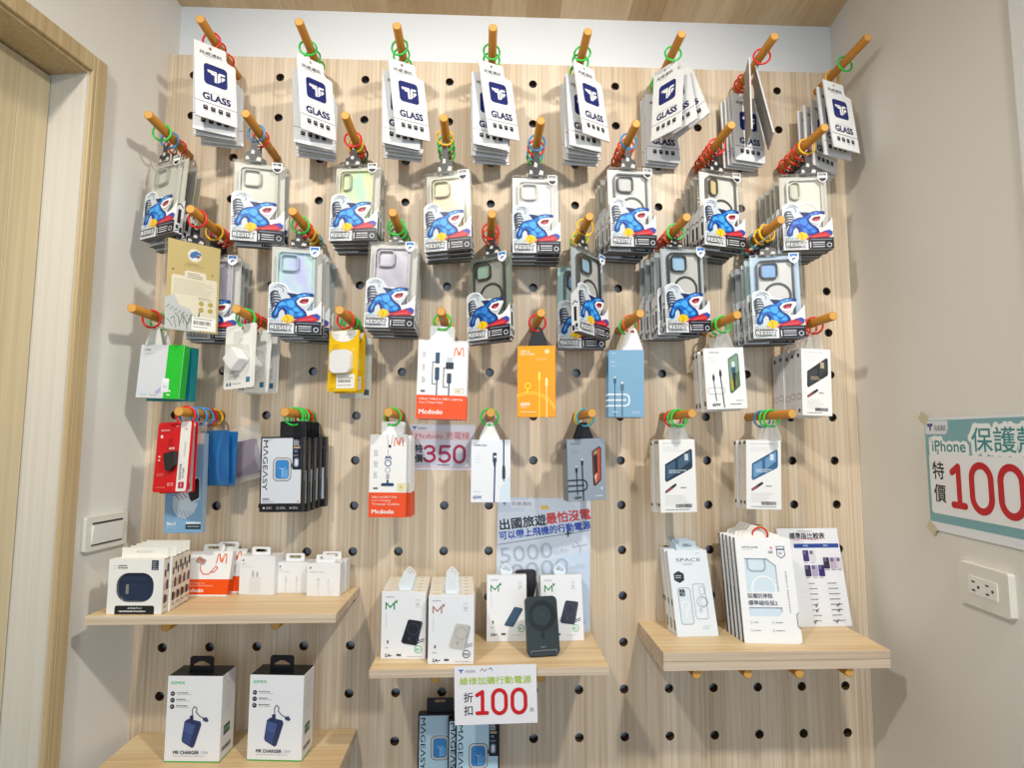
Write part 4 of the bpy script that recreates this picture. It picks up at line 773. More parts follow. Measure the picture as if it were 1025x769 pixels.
    m.box(-w/2, -w/2+.001, .001, t, -h, 0, M('#55585c', .5)); m.box(w/2-.0075, w/2-.0065, .001, t, -h, 0, wm); m.box(-w/2, w/2-.0065, .001, t, -.001, 0, wm); m.box(-w/2, w/2-.0065, .001, t, -h, -h+.001, wm); m.box(-w/2, w/2-.0065, t-.001, t, -h, 0, M('#e4ebf0', .4))
    m.build('carton', k.root)
    m = MB().prism(rrect(-.040, -.165, .030, -.018, .010), .0035, .0055, M('#d3e4ee', .25)); m.prism(rrect(-.036, -.068, .002, -.024, .010), .0022, .0034, M('#aab0b6', .3), holes=[rrect(-.0335, -.0655, -.0005, -.0265, .008)])
    n = 28; m.prism([(x, z) for x, z in circ(-.006, -.102, .026, n)], .0028, .0034, M('#eef3f6', .3), holes=[[(x, z) for x, z in circ(-.006, -.102, .022, n)]]); m.build('phone_case', k.root)
    a = MB().art([('t', 'DEVILCASE', 13, 18, 3.6, '#3a3d42', {'b': .03, 'w': 33}), ('g', 13, 24, 38, 1, 2, .9, '#9a9ea4'), ('g', 66, 27, 80, 2, 3, 1.8, '#3a3d44'), ('c', 73, 21, 3.4, '#d9a9b0'), ('p', [(83,17),(100,17),(100,36),(91.5,42),(83,36)], '#3b4a66'), ('p', [(84.5,18.5),(98.5,18.5),(98.5,35),(91.5,40),(84.5,35)], '#e9edf2'), ('r', 84.5, 22, 98.5, 25, '#3b4a66'), ('g', 87, 29, 96, 2, 3, 1.6, '#5a667c'),
        ('t', '惡魔防摔殼', 15, 110.5, 9.5, '#5f6470', {'b': .02, 'w': 50}), ('t', '標準磁吸版2', 15, 124, 9.5, '#5f6470', {'b': .02, 'w': 58}), ('t', 'IMPACT RESISTANT', 98, 68, 3, '#6a7480', {'rot': 90, 'w': 80}),
        ('o', 17, 166, 2.4, 1.8, '#9aa4b0'), ('g', 22, 165, 34, 1, 2, 1.6, '#8a919a'), ('o', 60, 166, 2.4, 1.8, '#9aa4b0'), ('g', 65, 165, 84, 1, 2, 1.6, '#8a919a'), ('o', 17, 181, 2.4, 1.8, '#9aa4b0'), ('g', 22, 180, 38, 1, 2, 1.6, '#8a919a'), ('o', 60, 181, 2.4, 1.8, '#9aa4b0'), ('g', 65, 180, 88, 1, 2, 1.6, '#8a919a'), ('l', [(113,146),(108.5,151),(108.5,172),(113,177)], 1.2, '#3b4a78')], F0(w))
    a.art([('l', [(3+(i % 2)*4, 6+i*6), (8-(i % 2)*3, 11+i*6)], 1.8, '#d9dcdf') for i in range(16)], (-w/2, t, 0), (0, -1, 0), (0, 0, -1), (-1, 0, 0))
    a.build('printed_design', k.root)
    m = MB(); m.prism([(-.040, -.001), (.040, -.001), (.034, .008), (.012, .010), (.006, .022), (-.010, .024), (-.020, .012), (-.036, .008)], t*.5, t*.5+.0008, M('#ece9e2', .5), holes=[[(x, z) for x, z in circ(-.002, .016, .003, 10)]]); m.build('hang_tab', k.root)
    K['devil'] = k.done()
    return K

# ------------------------------------------------------------------ placing
def fit_tab(rt, c, r, y):
    """stretch the hang tab so that its hole sits in the ring"""
    for ch in rt.children:
        if ch.name.startswith('hang_tab') and 'nominal' in ch:
            top = peg_at(c, r).z-y*math.tan(TL(r))-.0165; need = top-rt.matrix_world.translation.z
            ch.scale.z = max(.35, need/ch['nominal'])
            dx = (peg_at(c, r).x-rt.matrix_world.translation.x); ca = rt.matrix_world.to_3x3().col[0].x
            ch.location.x = max(-.03, min(.03, dx/max(ca, .5)))
def hang(kind, c, r, ps, ring, label, group=None, ring_y=None):
    rt = kind.new(pose(*ps)); tag(rt, label, kind.cat, group)
    bpy.context.view_layer.update()
    yy = ps[1]+kind.t*.5 if ring_y is None else ring_y
    if ring: add_ring(rt, c, r, yy, ring)
    fit_tab(rt, c, r, yy)
    return rt
def stack(items, c, r, ps, step, rings, labels, group=None, jit=1.5, yaws=None, pull=1.0, drift=0):
    """items hang one behind another on the same peg, ps = pose of the front one"""
    x, y, z, ya, pi, ro = ps
    for i, kd in enumerate(items):
        f = 0 if i == 0 else 1
        yy = y+step*i; px = c*P
        q = ((x if i == 0 else px+(x-px)*pull+drift*i)+f*rnd.uniform(-.003, .003), yy, z+f*rnd.uniform(-.004, .001)-step*i*math.tan(TL(r)), ya+f*rnd.uniform(-jit, jit) if yaws is None else yaws[i], pi, ro*(1-f*.3)+f*rnd.uniform(-1, 1))
        hang(kd, c, r, q, rings[i % len(rings)], labels[i], group)
def behind(what, c, r, n, first):
    """labels: the front one by its look, the others by their order"""
    pn = peg_name(c, r)
    return [first]+['%s, %s from the front on the %s' % (what, ORD[i], pn) for i in range(1, n)]

def glass_row(K):
    g = K['glass']; G = 'glass screen protector cards on the top row'
    rows = {-6: ((-.590,-.131,2.326,43.9,-2.7,-3.1), 'r', 6, 'left end, red ring'), -4: ((-.384,-.118,2.310,47.5,-2.9,-4.3), 'g', 6, ''), -2: ((-.186,-.128,2.305,36,-1.5,-7), 'g', 6, ''),
            0: ((.006,-.122,2.312,33.6,-2.2,-8.1), 'g', 7, ''), 2: ((.209,-.125,2.310,36,-5,-5), 'g', 7, '')}
    for c, (ps, rg, n, _) in rows.items():
        pn = peg_name(c, 0); x, y, z, ya, pi, ro = ps
        dys = (0, .021, .033, .045, .057, .068, .078) if ya > 40 else (0, .016, .028, .040, .052, .064, .076)
        for i in range(n):
            yw = (ya, ya*.68, ya*.56, ya*.46, ya*.38, ya*.32, ya*.28)[i]
            q = (x-(.010 if i else 0)+(rnd.uniform(-.004, .003) if i else 0), y+dys[i], z-(.012+.002*i if i else 0)-(rnd.uniform(0, .003) if i else 0), yw, pi*(1 if i == 0 else .5), ro if i == 0 else rnd.uniform(-3, 1))
            lab = 'white tempered glass card, %s on the %s' % ('front one' if i == 0 else ORD[i]+' from the front', pn)
            hang(g, c, 0, q, rg if i in (0, 2, 5, 6) else None, lab, G, ring_y=q[1]+.006*math.sin(R(q[3])))
    # fan of cards facing right on the sixth peg
    c = 4; spec = [(.394,-.114,2.328,-57,-4,1,'g'), (.405,-.098,2.332,-53,-4,-10,None), (.414,-.082,2.333,-50,-4,-19,None), (.403,-.031,2.306,9,-2,0,'g'), (.400,-.0225,2.303,8,-2,0,None), (.397,-.014,2.300,7,-2,0,'g')]
    for i, s in enumerate(spec):
        hang(g, c, 0, s[:6], s[6], 'white tempered glass card, %s on the %s' % ('front one facing right' if i == 0 else ORD[i]+' from the front', peg_name(c, 0)), G, ring_y=s[1]-(.016 if i == 0 else 0))
    c = 6; spec = [(.580,-.099,2.334,74,0,0,'r'), (.607,-.076,2.332,71,-11,0,None), (.604,-.041,2.306,14,-2,0,'r'), (.599,-.033,2.302,13,-2,0,None), (.594,-.025,2.300,12,-2,0,'r'), (.589,-.016,2.298,10,-2,0,None)]
    for i, s in enumerate(spec):
        lab = ('edge-on glass card showing its grey back, front one on the ' if i == 0 else 'edge-on white glass card, second from the front on the ' if i == 1 else 'white tempered glass card, %s from the front on the ' % ORD[i])+peg_name(c, 0)
        hang(g, c, 0, s[:6], s[6], lab, G, ring_y=s[1]-(.030 if i == 0 else 0))
    c = 8; spec = [(.777,-.112,2.296,20.8,-6,-.4,'g'), (.772,-.098,2.288,19,-4,0,None), (.776,-.062,2.276,24,-2,4,'y'), (.770,-.046,2.274,18,-2,2,None), (.766,-.032,2.272,12,-2,0,None)]
    for i, s in enumerate(spec):
        hang(g, c, 0, s[:6], s[6], 'white tempered glass card, %s on the %s' % ('front one' if i == 0 else ORD[i]+' from the front', peg_name(c, 0)), G, ring_y=s[1])

def shark_rows(K):
    G2 = 'phone case packs on the second row'; G4 = 'phone case packs on the third row'; B = 'clear phone case pack'
    def S(c, r, front, rest, ps, step, rings, look, **kw):
        its = [K[front]]+[K[x] for x in rest]
        stack(its, c, r, ps, step, rings, behind(B, c, r, len(its), '%s, front one on the %s' % (look, peg_name(c, r))), G2 if r == 2 else G4, **kw)
    S(-7, 2, 's_clear', ['s_back', 's_lime'], (-.683,-.122,2.081,-26.1,-4.7,-1.7), .031, 'gbr', 'clear phone case pack turned left')
    S(-5, 2, 's_clear', ['s_back'], (-.488,-.128,2.078,13,1.5,-.7), .024, 'br', 'clear phone case pack with blue ring')
    S(-3, 2, 's_yellow', ['s_back', 's_back', 's_back'], (-.289,-.112,2.084,-7.4,-3,.2), .0225, 'ryrk', 'phone case pack with shiny yellow case')
    S(-1, 2, 's_olive', ['s_back', 's_back', 's_back'], (-.095,-.128,2.064,-13.3,.6,-1.6), .0245, 'ygkg', 'phone case pack with olive case')
    S(1, 2, 's_white', ['s_back', 's_back', 's_back'], (.097,-.115,2.066,1.6,.8,-.8), .0225, 'brcg', 'phone case pack with whitish case')
    S(3, 2, 's_grey', ['s_back']*4, (.303,-.130,2.080,8.2,2.2,-2), .0235, 'boroo', 'phone case pack with grey framed case', drift=-.002)
    S(5, 2, 's_gold', ['s_back']*4, (.508,-.117,2.083,14.3,-1.5,.4), .0225, 'rrorr', 'phone case pack with tall golden camera window', drift=-.003)
    S(7, 2, 's_ring', ['s_back']*4, (.688,-.125,2.078,-7.8,-.6,-.2), .0230, 'yrorr', 'clear phone case pack with white ring case')
    # third row
    hang(K['L_gold'], -6, 4, (-.603,-.142,1.894,48.7,1.3,-1.3), 'r', 'phone case pack turned round to show its golden back card', G4, ring_y=-.145)
    stack([K['L_lav'], K['L_dark'], K['L_dark']], -6, 4, (-.592,-.080,1.890,5,0,0), .0230, 'yrr', ['%s, %s from the front on the %s' % (B, ORD[i], peg_name(-6, 4)) for i in (1, 2, 3)], G4)
    S(-4, 4, 'L_irid', ['L_irid', 'L_irid', 'L_dark', 'L_dark'], (-.403,-.130,1.896,10.1,2,-.2), .0235, 'gryyc', 'phone case pack with blue iridescent case')
    S(-2, 4, 'L_lav', ['L_lav', 'L_dark', 'L_dark', 'L_dark'], (-.204,-.130,1.908,-3.1,-2,1.2), .0230, 'ggkgk', 'phone case pack with lavender clear case')
    S(0, 4, 'L_black', ['L_dark'], (-.007,-.112,1.889,-29.3,-2.1,-2.6), .031, 'rok', 'phone case pack with black framed case')
    hang(K['L_dark'], 2, 4, (.212,-.142,1.891,43.6,-3.9,3), 'y', 'phone case pack turned aside beside a straight one, yellow ring', G4, ring_y=-.135)
    stack([K['L_aqua'], K['L_dark']], 2, 4, (.200,-.080,1.878,0,0,0), .024, 'yg', ['%s, %s from the front on the %s' % (B, ORD[i], peg_name(2, 4)) for i in (1, 2)], G4)
    S(4, 4, 'L_dark', ['L_dark']*4, (.416,-.128,1.907,10.5,2.5,-3), .0235, 'gorrr', 'phone case pack with dark framed case, green ring', drift=-.005)
    S(6, 4, 'L_blue', ['L_aqua', 'L_dark', 'L_dark', 'L_dark'], (.612,-.130,1.894,-12.2,-1.8,-.3), .0238, 'yycrc', 'phone case pack with light blue case')
    # extra rings that show on a few pegs belong to the packs behind

def fourth_row(K):
    pn = lambda c: peg_name(c, 6)
    hang(K['green'], -7, 6, (-.670,-.118,1.686,-15,-1.5,2.4), 'r', 'white and bright green accessory box hanging by the left wall', 'accessory boxes on the fourth row')
    hang(K['teal'], -7, 6, (-.668,-.090,1.684,-14,0,1), 'g', 'teal accessory box hanging behind the white and green one', 'accessory boxes on the fourth row')
    for i, q in enumerate(((-.508,-.132,1.727,-24,-3,-3), (-.492,-.094,1.722,-20,-2,1), (-.489,-.058,1.722,-20,-2,-1))):
        hang(K['gan'], -5, 6, q, 'grr'[i], 'white blister card with cube charger, %s on the %s' % ('front one' if i == 0 else ORD[i]+' from the front', pn(-5)), 'white charger cards', ring_y=q[1])
    for i, q in enumerate(((-.302,-.122,1.719,-21.3,-.7,.5), (-.298,-.090,1.718,-18,0,0))):
        hang(K['yellow'], -3, 6, q, 'rg'[i], 'yellow card holding a white earbud case, %s' % ('front one' if i == 0 else 'hanging just behind the other'), 'yellow earbud case cards', ring_y=q[1])
    hang(K['whitecard'], -3, 6, (-.290,-.062,1.712,-14,0,0), 'g', 'plain white accessory card hanging behind the yellow cards', None)
    stack([K['mcd'], K['mcd']], -1, 6, (-.097,-.122,1.700,4.6,.1,1.2), .028, 'gy', ['orange and white cable box, wide, front one on the '+pn(-1), 'orange and white cable box behind the front wide one'], 'wide orange and white cable boxes')
    hang(K['orange'], 1, 6, (.097,-.122,1.690,-7.7,.1,0), 'r', 'all orange cable box with yellow cable print and black tab')
    stack([K['blue'], K['blue']], 3, 6, (.287,-.121,1.683,-14.4,0,.8), .028, 'og', ['light blue cable box with white bar print, front one', 'light blue cable box hidden behind the front blue one'], 'light blue cable boxes')
    stack([K['cab5']]*3, 5, 6, (.494,-.124,1.689,-.7,-.1,-2.4), .028, 'ggy', behind('white cable box', 5, 6, 3, 'white cable box with green window print, front one on the '+pn(5)), 'white cable boxes on the sixth peg')
    stack([K['cab7']]*5, 7, 6, (.695,-.124,1.688,2.8,-1,1.6), .0242, 'rrrrr', behind('white cable box', 7, 6, 5, 'white cable box with black slanted picture, front one on the '+pn(7)), 'white cable boxes on the eighth peg', jit=.7)

def fifth_row(K):
    pn = lambda c: peg_name(c, 8)
    hang(K['red'], -6, 8, (-.619,-.148,1.528,-21.7,-5,-3), 'r', 'red flash drive card with white edge, frontmost', 'red flash drive cards', ring_y=-.150)
    hang(K['red'], -6, 8, (-.618,-.135,1.525,-21.0,-4,-4), 'b', 'red flash drive card peeking out behind the front red one', 'red flash drive cards', ring_y=-.138)
    hang(K['band'], -6, 8, (-.621,-.105,1.505,-4.9,.5,-.8), 'b', 'tall light blue watch band box hanging behind the red cards', ring_y=-.098)
    for i, q in enumerate(((-.578,-.076,1.512,-6,0,-2), (-.566,-.060,1.510,-8,0,1))):
        hang(K['bluebag'], -6, 8, q, 'br'[i], 'narrow blue plastic accessory bag, %s' % ('nearer the blue box' if i == 0 else 'farther from the blue box'), 'blue accessory bags', ring_y=q[1])
    hang(K['clearbag'], -6, 8, (-.545,-.036,1.517,4,0,-14), 'y', 'clear zip bag with purple contents hanging askew', None, ring_y=-.034)
    stack([K['mag']]*5, -4, 8, (-.419,-.127,1.499,-4.2,.2,-.8), .0222, 'gggrg', behind('black watch case box', -4, 8, 5, 'black framed watch case box with blue watch, front one on the '+pn(-4)), 'watch case boxes on the fifth row', jit=.8, drift=.0048)
    stack([K['mcd2']]*3, -2, 8, (-.206,-.124,1.504,-4,-.1,0), .0225, 'grk', behind('narrow orange and white cable box', -2, 8, 3, 'narrow orange and white cable box with lanyard print, front one'), 'narrow orange and white cable boxes', drift=.0032)
    hang(K['w0'], 0, 8, (.003,-.122,1.494,-.8,-.1,0), 'g', 'white cable box with navy cable print beside the price sign')
    stack([K['g2']]*2, 2, 8, (.200,-.122,1.496,14.7,1.3,-2.1), .028, 'cy', ['grey cable box with orange window print and black tab, front one', 'grey cable box behind the front grey one'], 'grey cable boxes')
    stack([K['c4']]*3, 4, 8, (.391,-.121,1.495,5.9,-.1,-.5), .0215, 'ggr', behind('white cable box', 4, 8, 3, 'white cable box with dark slanted picture, front one on the '+pn(4)), 'white cable boxes on the sixth peg of the fifth row', jit=.8)
    stack([K['c6']]*3, 6, 8, (.577,-.118,1.494,0,1,1.2), .0215, 'ggb', behind('white cable box', 6, 8, 3, 'white cable box with light blue slanted picture, front one on the '+pn(6)), 'white cable boxes on the seventh peg of the fifth row', jit=.8)

def stand(kind, x, y, z, yaw, pitch, label, group=None, roll=0):
    lift = kind.t*abs(math.sin(R(pitch))) if pitch > 0 else 0
    rt = kind.new(pose(x, y, z+.0003+lift, yaw, pitch, roll) @ Matrix.Translation((0, 0, kind.h)))
    return tag(rt, label, kind.cat, group)
def ring_on(rt, col, i):
    o = bpy.data.objects.new('hanging_ring', ring_mesh(col)); COL.objects.link(o); o.parent = rt
    o.matrix_basis = Matrix.Translation((-.002+.006*i, .004, .006)) @ Matrix.Rotation(R((-12, 14, -6)[i]), 4, 'Z') @ Matrix.Rotation(R(18), 4, 'X'); o.scale = (.85, .85, .85)
    o['label'] = {'r': 'red', 'g': 'green'}[col]+' plastic ring'
def shelves_stock(K):
    for i in range(5):
        stand(K['airpods'], -.6545-.0015*i+(.006 if i else 0), -.190+.0194*i, ZL, -2.2+(rnd.uniform(-.3, .3) if i else 0), 0, 'white earbud case box, %s' % ('front one with its dark blue case in the window' if i == 0 else ORD[i]+' from the front in its line'), 'earbud case boxes on the left shelf')
    for i in range(2):
        stand(K['mcsmall'], -.585+.020*i, -.073+.026*i, ZL, -2, -13.5 if i == 0 else -12, 'orange and white adapter box leaning back, %s' % ('front one' if i == 0 else 'tucked behind the other'), 'small adapter boxes')
    for i in range(1):
        stand(K['apple1'], -.481, -.066, ZL, -5, 0, 'taller white charger box with a plug print on the left shelf', 'plain white charger boxes')
    stand(K['apple2'], -.4125, -.054, ZL, -3, 0, 'small white charger box in the middle, with two cable ends', 'plain white charger boxes')
    for i in range(2):
        stand(K['apple3'], -.3405+.004*i, -.080+.033*i, ZL, -3, 0, 'small white cable box at the right end of the shelf, %s' % ('front one' if i == 0 else 'behind the front one'), 'plain white charger boxes')
    stand(K['mr'], -.570, -.120, ZB, -3.1, 0, 'tall white charger box with black top, left of the two', 'tall charger boxes')
    stand(K['mr'], -.413, -.121, ZB, -4.5, 0, 'tall white charger box with black top, right of the two', 'tall charger boxes')
    for i in range(5):
        stand(K['m_black'], -.165-.001*i, -.150+.0252*i, ZM, -4.0+.6*i, 0, 'white power bank box with green M, %s' % ('front of the left line' if i == 0 else ORD[i]+' in the left line'), 'power bank boxes in the left line')
    for i in range(6):
        stand(K['m_rose'], -.071-.0012*i, -.178+.0252*i, ZM, -2.5+.5*i, 0, 'white power bank box with rose M, %s' % ('front of the right line' if i == 0 else ORD[i]+' in the right line'), 'power bank boxes in the right line')
    stand(K['m_flat'], .039, -.060, ZM, .6, -6.3, 'white power bank box with a flat slate bank print, leaning', 'leaning power bank boxes')
    stand(K['m_stand'], .158, -.062, ZM, 4.2, -9, 'white power bank box with standing bank print, leaning at right', 'leaning power bank boxes')
    for i in range(3):
        stand(K['space'], .433-.002*i, -.100+.0178*i, ZR, 2, -17.5+.3*i, 'pale blue phone case box leaning back, %s' % ('front one' if i == 0 else ORD[i]+' from the front'), 'pale phone case boxes')
    for i in range(5):
        stand(K['devil'], .569-.0015*i, -.146+.0158*i, ZR, -5+.4*i, -12+.25*i, 'white phone case box with window, leaning, %s' % ('front one' if i == 0 else ORD[i]+' from the front'), 'windowed phone case boxes') if i > 2 else ring_on(stand(K['devil'], .569-.0015*i, -.146+.0158*i, ZR, -5+.4*i, -12+.25*i, 'white phone case box with window, leaning, %s' % ('front one' if i == 0 else ORD[i]+' from the front'), 'windowed phone case boxes'), 'rgr'[i], i)
    # loops left on the last ones
    # mini power bank leaning back on its kick stand
    T = pose(.1095, -.149, ZM+.0025, 8.3, -15.3, 0); rt = root('power_bank', T)
    w, h, t = .065, .110, .011; body = M('#2a3436', .35); dark = M('#171c1e', .3); edge = M('#101315', .35)
    MB().prism(rrect(-w/2, 0, w/2, h, .010, 6), 0, t, body, side=edge).build('body', rt, bevel=.0016, seg=2)
    m = MB(); n = 40; cz = h-.036
    m.prism([(x, z) for x, z in circ(0, cz, .0285, n)], -.0008, -.0001, dark, holes=[[(x, z) for x, z in circ(0, cz, .0190, n)]]); m.build('charging_ring', rt)
    m = MB().prism(rrect(-.0032, .030, .0032, .044, .0030), -.0008, -.0001, dark); m.build('button', rt)
    MB().art([('g', -6, -17, 8, 1, 2, 1.4, '#8d9698'), ('g', -2, -h*1000+35.5, 2.5, 1, 2, 1, '#6d7678')], (0, 0, 0)).build('lettering', rt)
    m = MB(); m.prism(rrect(-.027, .004, .027, .0115, .0026), -.0016, -.0001, M('#596062', .3), holes=[rrect(-.0245, .0035, .0245, .0085, .002)]); m.build('stand_hinge', rt)
    m = MB(); a = R(34); m.add([(-.024, t, .07), (.024, t, .07), (.024, t+.044, .0075), (-.024, t+.044, .0075), (-.024, t+.002, .071), (.024, t+.002, .071), (.024, t+.046, .009), (-.024, t+.046, .009)], [(0,1,2,3),(4,5,6,7),(0,1,5,4),(1,2,6,5),(2,3,7,6),(3,0,4,7)], M('#4a5254', .3, .6)); m.build('kick_stand', rt)
    tag(rt, 'dark green grey power bank with round charging pad, propped on its stand', 'power bank')
    # second bank standing behind, between the two leaning boxes
    rt = root('power_bank', pose(.084, -.022, ZM+.031, 8, -7, 0)); w, h, t = .046, .106, .010
    MB().prism(rrect(-w/2, 0, w/2, h, .007, 6), 0, t, M('#2a2226', .3), side=M('#15161a', .3)).build('body', rt, bevel=.0012)
    m = MB(); m.add([(w/2-.016, -.0006, .012), (w/2-.002, -.0006, .010), (w/2-.001, -.0006, .070)], [(0, 1, 2)], M('#c9d3e4', .15)); m.build('shiny_panel', rt)
    MB().box(-.024, .026, -.006, .016, -.0295, -.0005, M('#202126', .4)).build('stand_base', rt, bevel=.002)
    tag(rt, 'upright black power bank on a base between the two leaning boxes', 'power bank')
    # watch boxes low down, under the discount sign
    rt = hang(K['mag_blue'], 0, 14, (-.098,-.080,.937,0,0,0), None, 'light blue watch case box hanging lowest at left, tab visible', 'watch case boxes under the sign')
    for ch in rt.children:
        if ch.name.startswith('hang_tab'): ch.location.x = 0; ch.scale.z = .95
    rt = hang(K['mag_blue'], 0, 14, (-.036,-.102,.936,0,0,0), None, 'light blue watch case box in the middle, mostly covered', 'watch case boxes under the sign')
    rt = hang(K['mag_blue'], 0, 14, (-.020,-.126,.944,0,0,0), 'g', 'light blue watch case box in front, under the discount sign', 'watch case boxes under the sign')

# ------------------------------------------------------------------ signs, wall plates
def arc(cx, cy, rx, ry, a0, a1, n=16): return [(cx+rx*math.cos(R(a0+(a1-a0)*i/n)), cy+ry*math.sin(R(a0+(a1-a0)*i/n))) for i in range(n+1)]
def digit(ch, x, y, w, h, lw, c):
    """round-ended numerals as on the hand-made price signs"""
    e = lw/2; x0, x1, y0, y1 = x+e, x+w-e, y+e, y+h-e; cx = (x0+x1)/2; rx = (x1-x0)/2
    if ch == '1': return [('s', [(cx+rx*.1, y0), (cx+rx*.1, y1)], lw, c), ('s', [(x0, y0+h*.13), (cx+rx*.1, y0)], lw, c), ('s', [(x0, y1), (x1, y1)], lw, c)]
    if ch == '0':
        P = arc(cx, y0+rx, rx, rx*1.12, 180, 360)+arc(cx, y1-rx, rx, rx*1.12, 0, 180); return [('s', P, lw, c, 1)]
    if ch == '3':
        m = y0+(y1-y0)*.46; r1, r2 = (m-y0)/2, (y1-m)/2
        return [('s', arc(cx-rx*.1, y0+r1, rx*.95, r1, 200, 360)+arc(cx-rx*.1, y0+r1, rx*.95, r1, 8, 90, 8)+[(cx-rx*.35, m)], lw, c), ('s', [(cx-rx*.3, m)]+arc(cx-rx*.08, m+r2, rx*1.08, r2, -90, 160, 22), lw, c)]
    if ch == '5':
        m = y0+(y1-y0)*.40; r2 = (y1-m)/2
        return [('s', [(x1-rx*.1, y0), (x0+rx*.22, y0)], lw, c), ('s', [(x0+rx*.22, y0), (x0+rx*.1, m+r2*.22)], lw, c), ('s', [(x0+rx*.1, m+r2*.22)]+arc(cx-rx*.05, m+r2, rx*1.05, r2, -120, 150, 22), lw, c)]
    return []
def shop_logo(x, y, s, col='#23408c'):
    return [('p', [(x,y),(x+s*.45,y),(x+s*.5,y+s*.25),(x+s*.1,y+s*.25)], col), ('p', [(x+s*.5,y),(x+s,y),(x+s*.95,y+s*.25),(x+s*.68,y+s*.3),(x+s*.62,y+s*.8),(x+s*.42,y+s*.8),(x+s*.42,y+s*.35),(x+s*.15,y+s*.4),(x+s*.12,y+s*.3),(x+s*.5,y+s*.25)], col)]
def sheet(name, w, h, mat, col, ops, label, cat, group=None, curl=0, rough=.35, sheet_t=.0006, pin=0):
    rt = root(name, mat); n = 12
    pre = None
    m = MB(); V = []; F = []
    f = lambda x: -curl*math.cos(math.pi*(x/w+.5))**2 if curl else 0
    for j, (z) in enumerate((0, -h)):
        for i in range(n+1): x = -w/2+w*i/n; V.append((x, f(x), z))
    b = len(V); V += [(x, y+sheet_t, z) for x, y, z in V]
    for i in range(n): F += [(i, i+1, n+2+i, n+1+i), (b+i, b+n+1+i, b+n+2+i, b+i+1), (i, b+i, b+i+1, i+1), (n+1+i, n+2+i, b+n+2+i, b+n+1+i)]
    F += [(0, n+1, b+n+1, b), (n, b+n, b+2*n+1, 2*n+1)]
    m.add(V, F, M(col, rough)); m.build('paper', rt)
    a = MB().art(ops, (-w/2, 0, 0), rough=rough)
    a.v = [(x, y+f(x), z) for x, y, z in a.v]
    a.build('printed_design', rt)
    tag(rt, label, cat, group)
    return rt
